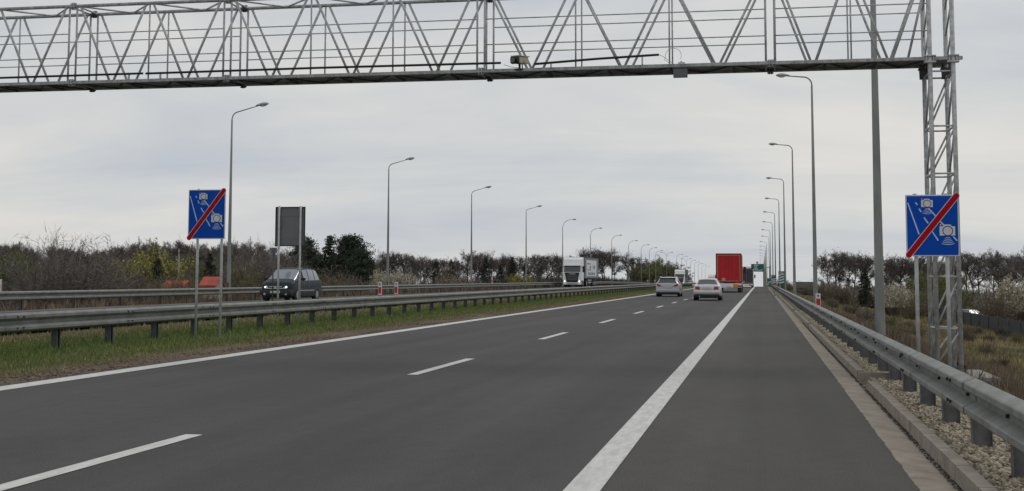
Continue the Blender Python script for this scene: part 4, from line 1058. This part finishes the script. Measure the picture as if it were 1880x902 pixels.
m_ = MB(); m_.tube([(0, .1, -1), (0, .1, 4.2+dz)], .14, 10); m_.tube([(0, .1, 3.9+dz), (-8.0, .1, 3.95+dz)], .09, 8); m_.build('cantilever', galv, gs, True)
g3 = empty('direction_sign', (-5.0, 300, prof(300)), label='low green sign strip sticking out right of the red trailer', cat='road sign')
m_ = MB(); m_.cbox(-.35, 1.15, -.03, .03, 3.73+dz, 3.93+dz, .02); m_.build('panel', sgreen, g3)
m_ = MB(); m_.tube([(-.2, .08, -1), (-.2, .08, 3.95+dz)], .06, 8); m_.build('post', galv_dark, g3, True)
# crossing road sign yellow dot by the lamp bases
# ------------------------------------------------------------------ buildings, fence, field details
def house(name, x, y, wd, dp, hw, hr, rz, wm_, rm, label, cat='house', z=None):
    o = empty(name, (x, y, gz(x, y) if z is None else z), rz, label=label, cat=cat)
    m_ = MB(); m_.box(-wd/2, wd/2, -dp/2, dp/2, -1, hw); m_.add([(-wd/2, -dp/2, hw), (-wd/2, dp/2, hw), (-wd/2, 0, hw+hr*.93), (wd/2, -dp/2, hw), (wd/2, dp/2, hw), (wd/2, 0, hw+hr*.93)], [(0, 1, 2), (3, 5, 4)]); m_.build('wall', wm_, o)
    e_ = .35 if wd > 4 else .15; m_ = MB()
    for s_ in (-1, 1):
        v = [(-wd/2-e_, s_*(dp/2+e_), hw-.15), (wd/2+e_, s_*(dp/2+e_), hw-.15), (wd/2+e_, 0, hw+hr), (-wd/2-e_, 0, hw+hr)]
        v += [(p[0], p[1], p[2]+.12) for p in v]
        m_.add(v, [(0, 1, 2, 3), (4, 7, 6, 5), (0, 4, 5, 1), (1, 5, 6, 2), (2, 6, 7, 3), (3, 7, 4, 0)])
    rf_ = m_.build('roof', rm, o)
    for k in range(3):
        xx = -wd*.3+k*wd*.3; m_ = MB(); q_ = min(.45, wd*.12); m_.box(xx-q_, xx+q_, -dp/2-.03, -dp/2+.02, .9, 1.9); fr = m_.build('window', white, o)
        m_ = MB(); m_.box(xx-q_*.8, xx+q_*.8, -dp/2-.045, -dp/2-.032, .98, 1.82); m_.build('pane', glassm, fr)
    return o
house('house', -51.0, 112, 1.9, 2.0, 2.98, .5, R_(-2), wallm, roofred, 'low house whose red roof shows between the bushes left of the left blue sign')
house('house', -47.7, 112, 1.3, 2.0, 3.0, .6, R_(2), wallm, roofred, 'low house whose orange red roof shows between the posts of the left blue sign')
house('barn', 13.2, 430, 5.0, 6, 2.6, 1.7, 0, barnm, barnm, 'dark distant barn with a low roof in the field between the right hand lamp poles', 'barn', z=-3.9)
# dark mesh fence along the field
fn = empty('field_fence', (19.5, 60, 0), label='dark mesh fence running through the right hand field beyond the gantry legs', cat='fence')
v = []; f = []; yy = list(np.arange(60, 215, 5.0))
for i, y in enumerate(yy):
    z_ = gz(19.5, y)
    v += [(0, y-60, z_-.1), (0, y-60, z_+1.35), (.03, y-60, z_-.1), (.03, y-60, z_+1.35)]
    if i: a_ = 4*i-4; f += [(a_, a_+1, a_+5, a_+4), (a_+2, a_+6, a_+7, a_+3), (a_+1, a_+3, a_+7, a_+5)]
MB().add(v, f).build('mesh_panel', fencem, fn)
for y in yy:
    z_ = gz(19.5, y); m_ = MB(); m_.tube([(-.04, y-60, z_-.2), (-.04, y-60, z_+1.5)], .04, 6); m_.build('fence_post', galv_dark, fn, True)
# small utility pole with cross arm
up = empty('utility_pole', (-70, 154, gz(-70, 154)), label='short pale utility pole with a cross arm rising behind the red roofs', cat='utility pole')
m_ = MB(); m_.tube([(0, 0, 0), (0, 0, 8.2)], [.16, .11], 8); m_.build('pole', foundm, up, True)
m_ = MB(); m_.box(-1.1, 1.1, -.06, .06, 7.6, 7.75); m_.box(-.7, .7, -.05, .05, 8.1, 8.2); m_.build('cross_arm', chassis, up)
nb = empty('notice_box', (28.0, 225, gz(28, 225)), label='small dark box on a pole among the trees left of the right blue sign', cat='box')
m_ = MB(); m_.cbox(-.42, .42, -.2, .2, 4.0, 4.8, .03); m_.build('body', chassis, nb)
m_ = MB(); m_.box(-.25, .25, -.22, -.205, 4.12, 4.55); m_.build('face', lampm, nb)
m_ = MB(); m_.box(-.5, .5, -.3, .3, 4.82, 4.90); m_.build('lid', lampm, nb)
m_ = MB(); m_.tube([(0, 0, 0), (0, 0, 4.1)], .07, 6); m_.build('pole', galv_dark, nb)

# ------------------------------------------------------------------ trees and shrubs
class TreeMesh:
    """collects tapered three or five sided limbs and flat slender twigs"""
    def __init__(s, seed): s.r = random.Random(seed); s.lv = []; s.lf = []; s.tv = []
    def limb(s, pts, rad, n):
        base = len(s.lv)
        for i, p in enumerate(pts):
            d = (pts[min(i+1, len(pts)-1)]-pts[max(i-1, 0)]).normalized()
            a = d.orthogonal().normalized(); b = d.cross(a)
            for k in range(n): t = 2*math.pi*k/n; s.lv.append(p+(a*math.cos(t)+b*math.sin(t))*rad[i])
        for i in range(len(pts)-1):
            for k in range(n): s.lf.append((base+i*n+k, base+i*n+(k+1) % n, base+(i+1)*n+(k+1) % n, base+(i+1)*n+k))
    def twig(s, p, d, l, w_):
        sd = d.cross(Vector((s.r.gauss(0, 1), s.r.gauss(0, 1), s.r.gauss(0, 1)))).normalized()*w_/2
        s.tv += [p-sd, p+sd, p+d*l]
    def path(s, p, d, l, n, wig, up):
        pts = [p.copy()]
        for i in range(n):
            d = (d+Vector((s.r.gauss(0, wig), s.r.gauss(0, wig), s.r.gauss(0, wig)+up))).normalized(); p = p+d*(l/n); pts.append(p.copy())
        return pts, d
def rdir(r, d, ang):
    a = d.orthogonal().normalized(); a.rotate(__import__('mathutils').Quaternion(d, r.uniform(0, 6.283))); 
    return (d*math.cos(ang)+a*math.sin(ang)).normalized()
def bare_tree(seed, H=12, tw=1.0, spread=1.0, clear=.35, flat=0.0, twm=None, dens=1.0, tn=5, thick=1.0):
    T = TreeMesh(seed); r = T.r
    tr_, d = T.path(Vector((0, 0, -.3)), Vector((0, 0, 1)), H*.90, 8, .07, .03)
    R0 = H*.017; T.limb(tr_, [R0*(1-.085*i) for i in range(9)], 6)
    nl = int(11*dens)+3
    for k in range(nl):
        t = clear+(1-clear)*(k+.5*r.random())/nl; i = min(7, int(t*8)); p = tr_[i].lerp(tr_[i+1], t*8-i)
        dd = rdir(r, Vector((0, 0, 1)), r.uniform(.45, 1.25))
        # length up to an egg shaped crown outline so that the crown ends rounded
        cz, rz_, rx = H*(.5+clear*.5), H*(.5-clear*.5)*1.02, H*.27*spread; ln_b = .5
        while ln_b < H*.6:
            q_ = p+dd*ln_b
            if (q_.x/rx)**2+(q_.y/rx)**2+((q_.z-cz)/rz_)**2 > 1: break
            ln_b += .25
        ln_b = max(H*.10, ln_b)*r.uniform(.72, 1.02)
        pts, de = T.path(p, dd, ln_b, 5, .16, .09-flat); rb = R0*.42*thick*(1.15-t*.6); T.limb(pts, [rb*(1-.17*q) for q in range(6)], 4)
        for q in range(int(6*dens)+2):
            tt = r.uniform(.25, 1); i2 = min(4, int(tt*5)); p2 = pts[i2].lerp(pts[i2+1], tt*5-i2)
            d2 = rdir(r, (pts[i2+1]-pts[i2]).normalized(), r.uniform(.4, 1.0)); l2 = max(.9, ln_b*r.uniform(.25, .45))
            pt2, _ = T.path(p2, d2, l2, 3, .2, .08-flat); T.limb(pt2, [rb*.38, rb*.3, rb*.2, rb*.1], 3)
            for z in range(int(6*dens)+1):
                i3 = r.randrange(0, 3); p3 = pt2[i3].lerp(pt2[i3+1], r.random()); d3 = rdir(r, (pt2[i3+1]-pt2[i3]).normalized(), r.uniform(.3, 1.0))
                l3 = l2*r.uniform(.35, .65); T.twig(p3, d3, l3, .05*tw)
                for y_ in range(tn):
                    p4 = p3+d3*l3*r.uniform(.2, .95); d4 = rdir(r, d3, r.uniform(.4, 1.1)); T.twig(p4, d4, l3*r.uniform(.35, .8), .035*tw)
    return T
def shrub(seed, H=4, W=3, n=40, tw=1.0, leaf=None, leafn=0, lsize=.1):
    T = TreeMesh(seed); r = T.r; leaves = []
    for k in range(n):
        a_ = r.uniform(0, 6.283); rr_ = r.random()**.6; d = Vector((math.cos(a_)*rr_*W/H*.75, math.sin(a_)*rr_*W/H*.75, 1)).normalized()
        ln_b = H*r.uniform(.6, 1.0)*(1-.25*rr_); p0 = Vector((math.cos(a_)*rr_*W*.22, math.sin(a_)*rr_*W*.22, -.1))
        pts, de = T.path(p0, d, ln_b, 4, .12, .02); T.limb(pts, [.035, .028, .02, .012, .005], 3)
        for q in range(13):
            tt = r.uniform(.12, 1); i2 = min(3, int(tt*4)); p2 = pts[i2].lerp(pts[i2+1], tt*4-i2); d2 = rdir(r, (pts[i2+1]-pts[i2]).normalized(), r.uniform(.3, .95))
            l2 = H*r.uniform(.10, .24); T.twig(p2, d2, l2, .035*tw)
            for z in range(4):
                p3 = p2+d2*l2*r.uniform(.2, 1); d3 = rdir(r, d2, r.uniform(.3, 1.1)); T.twig(p3, d3, l2*r.uniform(.3, .7), .028*tw)
                for _ in range(leafn):
                    leaves.append(p3+Vector((r.gauss(0, .14), r.gauss(0, .14), r.gauss(0, .12))))
    return T, leaves
def leaf_mesh(name, pts, size, m, parent, seed):
    r = np.random.default_rng(seed); n = len(pts); P = np.array([p[:] for p in pts]); A = r.normal(0, 1, (n, 3)); A /= np.linalg.norm(A, axis=1)[:, None]
    B = np.cross(A, r.normal(0, 1, (n, 3))); B /= np.linalg.norm(B, axis=1)[:, None]; S = (size*r.uniform(.5, 1.4, n))[:, None]
    V_ = np.stack([P-A*S, P+B*S*.7, P+A*S], 1).reshape(-1, 3)
    return from_arrays(name, V_, np.arange(3*n).reshape(-1, 3), m, parent)
def finish(T, name, twm, leaves=None, lm=None, ls=.1, bk=None, partname='crown', leafname='foliage'):
    o = empty(name)
    from_arrays('trunk', [v[:] for v in T.lv], T.lf, bk or bark, o, True)
    if T.tv: from_arrays(partname, np.array([v[:] for v in T.tv]), np.arange(len(T.tv)).reshape(-1, 3), twm, o)
    if leaves: leaf_mesh(leafname, leaves, ls, lm, o, 7)
    allz = np.array([v.z for v in T.lv]+[v.z for v in T.tv]+[p.z for p in (leaves or [])]); PH[name, o.name] = float(np.percentile(allz, 99.3)); o['crown_h'] = PH[name, o.name]
    index(o); return o
PH = {}
def conifer(seed, H=10, W=2.2, m=None, gap=.0):
    T = TreeMesh(seed); r = T.r; tr_, _ = T.path(Vector((0, 0, -.2)), Vector((0, 0, 1)), H, 6, .01, .02); T.limb(tr_, [.16, .14, .11, .08, .05, .03, .01], 6)
    pts = []; z = H*.08
    while z < H*.98:
        k = 1-z/H; rad = W*(k**.8)*r.uniform(.55, 1.2)+.15
        for b_ in range(7):
            a_ = r.uniform(0, 6.283); l_ = rad*r.uniform(.7, 1.1); d = Vector((math.cos(a_), math.sin(a_), -.18))
            p0 = Vector((0, 0, z)); T.limb([p0, p0+d*l_*.6, p0+d*l_], [.03, .02, .006], 3)
            for q in range(int(14+26*l_)):
                t = r.random()**.7; pts.append(p0+d*l_*t+Vector((r.gauss(0, .13), r.gauss(0, .13), r.gauss(0, .07)-.1*t)))
        z += H*.034*r.uniform(.8, 1.2)
    return T, pts
def pine(seed, H=10, W=3.2, dens=1.0):
    T = TreeMesh(seed); r = T.r; tr_, _ = T.path(Vector((0, 0, -.2)), Vector((0, 0, 1)), H*.93, 7, .05, .03); T.limb(tr_, [.20-.022*i for i in range(8)], 6)
    pts = []
    for k in range(int(30*dens)):
        t = .15+.85*(k+r.random())/(30*dens); i = min(6, int(t*7)); p = tr_[i].lerp(tr_[min(i+1, 7)], min(1, t*7-i)); l_ = W*(1.05-.75*t)*r.uniform(.55, 1.15)
        a_ = r.uniform(0, 6.283); b_, d = T.path(p, Vector((math.cos(a_), math.sin(a_), .18)), l_, 3, .18, .05); T.limb(b_, [.06, .045, .03, .012], 3)
        for c in range(5):
            q = b_[r.randrange(1, 4)]+Vector((r.gauss(0, .35), r.gauss(0, .35), r.gauss(0, .15)))
            for _ in range(75): pts.append(q+Vector((r.gauss(0, .38), r.gauss(0, .38), r.gauss(0, .20))))
    return T, pts

def spot(px, Y, off=0.0):
    """ground position lying in the direction of photo column px at road distance Y"""
    c = RC @ np.array([(px-PX)/F, -(520-PY)/F, -1]); k = c[0]/c[1]
    return k*Y, Y
def need_h(px, ty, Y):
    """height above its ground of a plant whose top is seen at photo row ty"""
    c = RC @ np.array([(px-PX)/F, -(ty-PY)/F, -1]); x = c[0]/c[1]*Y; return CH+c[2]/c[1]*Y-gz(x, Y)
def clear_y(px, Y, edge=-35.5):
    """push a plant out along its bearing until it stands clear of the far verge"""
    c = RC @ np.array([(px-PX)/F, -(520-PY)/F, -1]); k = c[0]/c[1]
    return max(Y, edge/k) if k < 0 else Y
used_t = set()
def where(px):
    for lim, t in ((60, 'at the left edge of the view'), (200, 'left of the large yellow green bush'), (345, 'behind the large yellow green bush'), (430, 'behind the left blue sign'),
                   (555, 'behind the grey sign back'), (700, 'behind the big pines'), (780, 'above the cream blossoming bush'), (872, 'around the third left lamp pole'), (975, 'above the low bright yellow bush'),
                   (1035, 'just left of the white lorry'), (1110, 'behind the white lorry'), (1175, 'right of the white lorry'), (1300, 'beside the green willows'),
                   (1605, 'left of the nearest lamp pole'), (1665, 'left of the right blue sign'), (1770, 'behind the gantry legs'), (2000, 'at the right edge of the view')):
        if px < lim: return t
def put(proto, x, y, sc, label, cat, group, seed, szf=1.0, sink=0.0):
    r = random.Random(seed)
    o = proto if proto.name not in used_t else copy_tree(proto)
    used_t.add(proto.name)
    o.location = (x, y, gz(x, y)-sink); o.rotation_euler = (0, 0, r.uniform(0, 6.28)); o.scale = (sc, sc, sc*szf)
    return tag(o, label, cat, group)

bt = [finish(bare_tree(100+i, 12, 1.25, 1.0+.12*(i % 3), .26+.06*(i % 3), dens=1.5), 'bare_tree', twig if i % 2 else twig2) for i in range(5)]
darkt = mat('dark fine twigs', (.12, .102, .092), .95, island=.35); darkbark = mat('dark bark', (.075, .064, .056), .9, 0, .3, 3)
al = [finish(bare_tree(200+i, 12, 1.05, 1.25, .48, .03, dens=1.2, tn=5, thick=1.8), 'bare_tree', darkt, bk=darkbark) for i in range(4)]       # tall slim alders with see-through crowns
sh = []
for i in range(4):
    T, lv = shrub(300+i, 4, 3.6, 52, 1.5); sh.append(finish(T, 'shrub', (brushm, twig2, brushm, olive)[i]))
dsh = []
for i in range(2):
    T, lv = shrub(310+i, 4, 3.6, 56, 1.6); dsh.append(finish(T, 'shrub', mat('dark shrub twigs', (.09, .078, .068), .95, island=.4)))
T, lv = shrub(320, 4, 3.2, 40, 1.2, leafn=2); ol_s = finish(T, 'budding_shrub', olive, lv, willow, .07)
T, lv = shrub(330, 3, 2.9, 46, 1.2, leafn=7); yel = finish(T, 'yellow_bush', olive, lv, yellow, .085, leafname='blossom')
T, lv = shrub(340, 3.2, 3.4, 48, 1.2, leafn=4)
lv = [p for p in lv if p.z > .9]; blo = finish(T, 'blossoming_bush', brushm, lv, blossom, .085, leafname='blossom')
T, lv = shrub(345, 3.2, 3.6, 44, 1.3, leafn=2); pnk = finish(T, 'blossoming_bush', brushm, lv, mat('dull pinkish blossom', (.34, .27, .23), .95, island=.3), .07, leafname='blossom')
T, lv = shrub(350, 6, 5.0, 60, 1.5, leafn=6); wil = finish(T, 'willow', olive, lv, willow, .13)
T, lv = shrub(360, 5.5, 6.2, 170, .85); big = finish(T, 'large_shrub', twig2)
cons = []
for i in range(2):
    T, lv = conifer(400+i, 10, 3.1); cons.append(finish(T, 'conifer', needles, lv, needles, .17))
pins = []
for i in range(3):
    T, lv = pine(420+i, 9.5, 3.7+.3*i, 1.5); pins.append(finish(T, 'pine_tree', pinen, lv, pinen, .16))

G_FAR = 'bare trees of the wood on the left'; rr = random.Random(77)
# wood on the left, two staggered rows
k = 0
skyl = [(0, 447), (60, 452), (110, 450), (170, 462), (230, 448), (300, 446), (350, 446), (400, 448), (450, 442), (490, 462), (540, 458), (640, 466), (700, 480)]
def sky_at(px): return float(np.interp(px, [a_ for a_, b_ in skyl], [b_ for a_, b_ in skyl]))
px = -60
while px < 700:
    Y = 300+rr.uniform(-15, 25); Y = clear_y(px, Y); x, _ = spot(px, Y)
    Ht = need_h(px, sky_at(max(0, px)), Y)
    put(bt[k % 5], x, Y, Ht/bt[k % 5]['crown_h']*rr.uniform(.90, 1.03), 'bare tree in the front row of the wood, '+where(px), 'tree', G_FAR, k); k += 1; px += rr.uniform(17, 26)
px = -50
while px < 700:
    Y = 345+rr.uniform(-10, 20); Y = clear_y(px, Y); x, _ = spot(px, Y)
    Ht = need_h(px, sky_at(max(0, px))+2, Y)
    put(bt[k % 5], x, Y, Ht/bt[k % 5]['crown_h']*rr.uniform(.88, 1.0), 'bare tree in the back row of the wood, '+where(px), 'tree', G_FAR, k); k += 1; px += rr.uniform(20, 30)
# middle row: tall bare trees with visible gaps
mid = [(690, 470), (712, 463), (735, 465), (762, 470), (782, 472), (808, 474), (835, 473), (862, 462), (880, 463), (905, 470), (925, 466), (940, 467), (980, 470), (1005, 468), (1022, 470),
       (1052, 468), (1078, 458), (1094, 456), (1112, 460), (1130, 464), (1150, 467), (1166, 470), (1180, 478)]
for i, (px, ty) in enumerate(mid):
    for d_ in ((0, 1) if px < 1120 else (0,)):
        Y = 285+d_*45+rr.uniform(-12, 12); Y = clear_y(px+d_*11, Y); x, _ = spot(px+d_*11, Y); Ht = need_h(px, ty+2*d_, Y)
        pr_ = al[(i+2*d_) % 4] if (i % 3 or px > 1040) else bt[i % 5]; put(pr_, x, Y, Ht/pr_['crown_h']*rr.uniform(.92, 1.04), ('slim bare tree in the open row, ', 'slim bare tree deeper in the open row, ')[d_]+where(px), 'tree', 'slim bare trees behind the far lamps', 500+i+d_*50)
# right side
rightt = [(1522, 470), (1533, 464), (1546, 466), (1556, 464), (1568, 468), (1580, 470), (1594, 474), (1625, 470), (1640, 474), (1652, 472), (1668, 476), (1690, 470), (1705, 478), (1775, 465), (1792, 470), (1800, 466), (1822, 464), (1835, 468), (1850, 463), (1862, 466), (1878, 462), (1892, 464), (1760, 480), (1745, 486)]
for i, (px, ty) in enumerate(rightt):
    Y = 235+rr.uniform(-15, 20); Y = clear_y(px, Y); x, _ = spot(px, Y); Ht = need_h(px, ty, Y)
    pr_ = al[i % 4] if i % 4 else bt[i % 5]; put(pr_, x, Y, Ht/pr_['crown_h']*rr.uniform(.95, 1.04), 'bare tree in the right wood, '+where(px), 'tree', 'bare trees of the wood on the right', 700+i)
for i, px in enumerate(np.arange(1640, 1745, 15)):
    Y = 280+rr.uniform(-12, 15); Y = clear_y(px, Y); x, _ = spot(px, Y); put(al[i % 4], x, Y, rr.uniform(.60, .76), 'bare tree deep in the right wood, '+where(px), 'tree', 'bare trees of the wood on the right', 760+i)
# shrub belts (each shrub an object)
for i, px in enumerate(np.arange(-40, 672, 21)):
    Y = 155+rr.uniform(-20, 25); Y = clear_y(px+6, Y); x, _ = spot(px+rr.uniform(-6, 6), Y)
    put(sh[i % 4], x, Y, rr.uniform(1.0, 1.45), 'near brown shrub beyond the far barrier, '+where(px), 'shrub', 'leafless shrubs left of the motorway', 800+i)
for i, px in enumerate(np.arange(-30, 700, 24)):
    Y = 215+rr.uniform(-20, 20); Y = clear_y(px+6, Y); x, _ = spot(px+rr.uniform(-6, 6), Y)
    put(sh[(i+1) % 3], x, Y, rr.uniform(1.5, 2.0), 'tall brown shrub under the wood, '+where(px), 'shrub', 'leafless shrubs left of the motorway', 850+i)
for i, px in enumerate(np.arange(690, 1180, 16)):
    Y = 250+rr.uniform(-20, 20); Y = clear_y(px+4, Y); x, _ = spot(px+rr.uniform(-4, 4), Y)
    put(dsh[i % 2], x, Y, rr.uniform(.75, 1.1), 'dark shrub under the open tree row, '+where(px), 'shrub', 'leafless shrubs under the open tree row', 900+i)
for i, px in enumerate(np.arange(1510, 1900, 15)):
    Y = 190+rr.uniform(-18, 22); Y = clear_y(px+4, Y); x, _ = spot(px+rr.uniform(-4, 4), Y)
    put(sh[(i*3+1) % 4], x, Y, rr.uniform(.62, .98), 'brown shrub along the right wood, '+where(px), 'shrub', 'leafless shrubs along the right wood edge', 940+i)
for i, px in enumerate(np.arange(1425, 1530, 9)):
    Y = 420+rr.uniform(-20, 30); Y = clear_y(px, Y); x, _ = spot(px, Y)
    put(sh[i % 3], x, Y, rr.uniform(.8, 1.15), 'low distant shrub on the horizon between the right hand lamp poles', 'shrub', 'distant shrubs on the right horizon', 980+i)
# named plants
def plant_to(pr, px, Y, ty, Hp, lab, cat, seed, szf=1):
    Y = clear_y(px, Y); x, _ = spot(px, Y)
    Ht = need_h(px, ty, Y); return put(pr, x, Y, Ht/pr['crown_h']*szf, lab, cat, None, seed, 1/szf)
def plant(pr, px, Y, sc, lab, cat, seed, szf=1, grp=None):
    Y = clear_y(px, Y); x, _ = spot(px, Y); return put(pr, x, Y, sc, lab, cat, grp, seed, szf)
plant_to(big, 115, 122, 440, 5.6, 'wide spreading bare shrub standing taller than its neighbours near the left edge', 'shrub', 1)
plant_to(big, 470, 170, 452, 5.6, 'wide bare shrub behind the small sign backs left of the dark car', 'shrub', 2)
plant_to(yel, 270, 165, 466, 3.1, 'large yellow green flowering bush beside a dark little fir on the left', 'bush', 3, .85)
plant_to(ol_s, 222, 165, 472, 4.1, 'duller yellow green bush left of the large yellow one', 'bush', 4)
plant_to(cons[0], 289, 150, 476, 9.8, 'small dark fir in front of the large yellow green bush', 'fir tree', 5)
plant_to(cons[1], 385, 160, 468, 9.8, 'dark fir between the posts of the left blue sign', 'fir tree', 6)
plant(ol_s, 45, 150, 1.25, 'olive tinged shrub low at the far left', 'shrub', 7)
plant(ol_s, 370, 190, 2.1, 'pale budding tree behind the posts of the left blue sign', 'tree', 8, 1.15)
plant_to(pins[0], 572, 205, 440, 9.6, 'leftmost dark pine, behind the grey sign back', 'pine tree', 9)
plant_to(cons[0], 604, 212, 435, 9.6, 'tall dark fir with a pointed top behind the dark car', 'fir tree', 10)
plant_to(pins[2], 637, 205, 435, 9.6, 'broad dark green pine, rightmost of the big ones behind the dark car', 'pine tree', 11)
plant_to(pins[1], 655, 196, 460, 9.6, 'lower dark pine in front of the broad one', 'pine tree', 12)
plant_to(cons[0], 684, 215, 486, 9.8, 'narrow dark fir just right of the big pines', 'fir tree', 13)
plant_to(blo, 740, 130, 500, 3.3, 'cream blossoming bush behind the two close delineators', 'bush', 14, .62)
plant_to(blo, 704, 132, 500, 3.3, 'smaller cream blossoming bush behind the lamp pole left of the delineators', 'bush', 15, .55)
plant_to(pnk, 820, 190, 492, 3.3, 'faint pinkish blossoming bush below the bare trees, left of the third lamp pole', 'bush', 16)
for i, (px, sc) in enumerate([(892, 1.02), (940, 1.02), (918, .75), (965, .8), (800, .82), (828, .85), (1178, .5)]):
    plant_to(cons[i % 2], px, 240, (474, 474, 488, 484, 482, 481, 497)[i], 9.8, ['dark fir right of the third lamp pole', 'dark pointed fir left of the yellow bush', 'low dark fir between the two taller ones', 'dark fir behind the yellow bush', 'dark fir left of centre under the bare trees', 'dark fir right beside another under the bare trees', 'small dark fir left of the green willows'][i], 'fir tree', 20+i)
plant_to(yel, 957, 195, 505, 3.1, 'low bright yellow bush beyond the far barrier left of the white truck', 'bush', 30)
for i, px in enumerate((1185, 1200, 1216, 1232, 1248, 1175)):
    plant_to(wil, px, 270, (486, 478, 484, 488, 499, 492)[i], 6.1, ('leftmost large green willow of the clump', 'tallest green willow of the clump', 'green willow just right of the tallest one', 'green willow behind the silver estate car', 'rightmost low green willow by the far white lorry', 'small green willow at the left end of the clump')[i], 'willow', 31+i)
plant_to(cons[0], 1588, 175, 492, 9.8, 'dark fir behind the nearest lamp pole', 'fir tree', 40)
plant_to(cons[1], 1838, 200, 512, 9.8, 'dark round fir right of the gantry legs', 'fir tree', 41)
plant_to(blo, 1642, 135, 524, 3.3, 'cream blossoming bush between the lamp pole and the right blue sign', 'bush', 42, .62)
plant_to(blo, 1862, 140, 514, 3.3, 'tall cream blossoming bush at the right edge', 'bush', 43, .6)
plant(blo, 1552, 185, .62, 'small pale blossoming bush in the field left of the nearest lamp pole', 'bush', 44)
plant(yel, 1536, 215, .62, 'small yellow green bush next to the small pale blossoming one', 'bush', 45)
plant(ol_s, 1700, 160, 1.0, 'olive budding shrub behind the gantry legs', 'shrub', 46)
plant(sh[0], 1672, 128, .62, 'round brown shrub in front of the cream blossoming bush', 'shrub', 47)
plant(sh[2], 1828, 135, .95, 'wide brown shrub behind the fence near the right edge', 'shrub', 48)
plant(sh[0], 1835, 152, .95, 'tawny rounded shrub behind the fence right of the gantry legs', 'shrub', 49)
plant_to(ol_s, 1740, 165, 500, 4, 'olive green budding bush right behind the gantry legs', 'bush', 60)
plant_to(wil, 1700, 190, 503, 4, 'green leafing bush between the sign post and the gantry legs', 'bush', 61, .8)
plant_to(wil, 95, 160, 492, 4, 'pale green leafing bush low near the left edge', 'bush', 62, .7)
plant_to(ol_s, 440, 150, 486, 4, 'olive budding bush right of the lamp pole by the left blue sign', 'bush', 63, .8)
plant_to(wil, 15, 170, 470, 4, 'dull green tree at the very left edge', 'tree', 64, .8)
plant_to(sh[0], 292, 98, 511, 4, 'pale scrubby bush in front of the left red roof', 'bush', 65, .7)
plant_to(sh[2], 322, 98, 509, 4, 'taller scrubby bush in front of the left red roof', 'bush', 66, .6)
plant_to(sh[0], 345, 98, 513, 4, 'scrubby bush between the two red roofs', 'bush', 67, .6)

plant_to(pins[0], 552, 200, 452, 9.6, 'leftmost low dark pine, mostly hidden behind the grey sign back', 'pine tree', 70)
plant_to(cons[1], 625, 200, 447, 9.8, 'dark fir squeezed between the pointed fir and the broad pine', 'fir tree', 71)
for i in range(26):
    Y = rr.uniform(30, 125); x = rr.uniform(4.5, 6+Y*.12)
    put((sh+dsh[:1]+[ol_s])[i % 6], x, Y, rr.uniform(.16, .34), 'knee high dead bush in the field beyond the right barrier', 'shrub', 'low dead bushes in the right field', 1100+i)
# undergrowth: dense tangle of twigs below the trees, nobody could count it
darktwig = mat('dark undergrowth twigs', (.085, .075, .066), .95, island=.4)
def thicket(name, label, segs, n, h, seed, m_=None):
    r = np.random.default_rng(seed); t = r.random(n); A_ = np.array(segs); si_ = r.integers(0, len(A_), n)
    px_ = A_[si_, 0]+(A_[si_, 1]-A_[si_, 0])*t; Y_ = A_[si_, 2]+r.uniform(-22, 22, n)
    P = []
    cA = RC @ np.stack([(px_-PX)/F, np.full(n, -(520-PY)/F), np.full(n, -1.0)])
    kk_ = cA[0]/cA[1]; Y_ = np.where((kk_ < 0) & (kk_*Y_ > -33), -33/np.minimum(kk_, -1e-3)+r.uniform(0, 20, n), Y_); X_ = kk_*Y_; Z_ = np.interp(X_, CX, CZ)+np.array([prof(v) for v in Y_])
    hloc = h*(.65+.35*np.sin(X_*.45+seed)*np.sin(X_*.17+1))
    z0 = Z_+hloc*r.random(n)**1.3; an = r.uniform(0, 6.28, n); L_ = r.uniform(.5, 1.5, n); dz_ = r.uniform(.2, 1.1, n); W_ = r.uniform(.03, .10, n)
    a_ = np.stack([X_, Y_, z0], 1); d_ = np.stack([np.cos(an)*.7, np.sin(an)*.7, dz_], 1)*L_[:, None]; s_ = np.stack([-np.sin(an), np.cos(an), np.zeros(n)], 1)*W_[:, None]
    V_ = np.stack([a_-s_, a_+s_, a_+d_], 1).reshape(-1, 3)
    o = from_arrays(name, V_, np.arange(3*n).reshape(-1, 3), m_ or twig2); tag(o, label, 'undergrowth', kind='stuff')
thicket('undergrowth', 'dense dark undergrowth below the wood on the left', [(-60, 700, 240), (-60, 700, 285), (-60, 700, 190)], 90000, 5.2, 1)
thicket('undergrowth', 'dark undergrowth below the open tree row in the middle distance', [(690, 1180, 262), (690, 1200, 300), (690, 1100, 225)], 90000, 3.7, 2, darktwig)
thicket('undergrowth', 'brown undergrowth below the wood right of the road', [(1510, 1910, 215), (1510, 1910, 250), (1600, 1910, 200)], 50000, 3.1, 3)
thicket('undergrowth', 'low dark hedge line on the horizon right of the road', [(1420, 1540, 440)], 9000, 2.4, 4)

for pr_ in bt+al+sh+dsh+cons+pins+[ol_s, yel, blo, pnk, wil, big]:      # drop any plant that was modelled but not planted
    if pr_.name not in used_t:
        for c_ in CH_MAP[pr_.name]: bpy.data.objects.remove(c_)
        bpy.data.objects.remove(pr_)
for o in bpy.data.objects:
    if 'crown_h' in o: del o['crown_h']
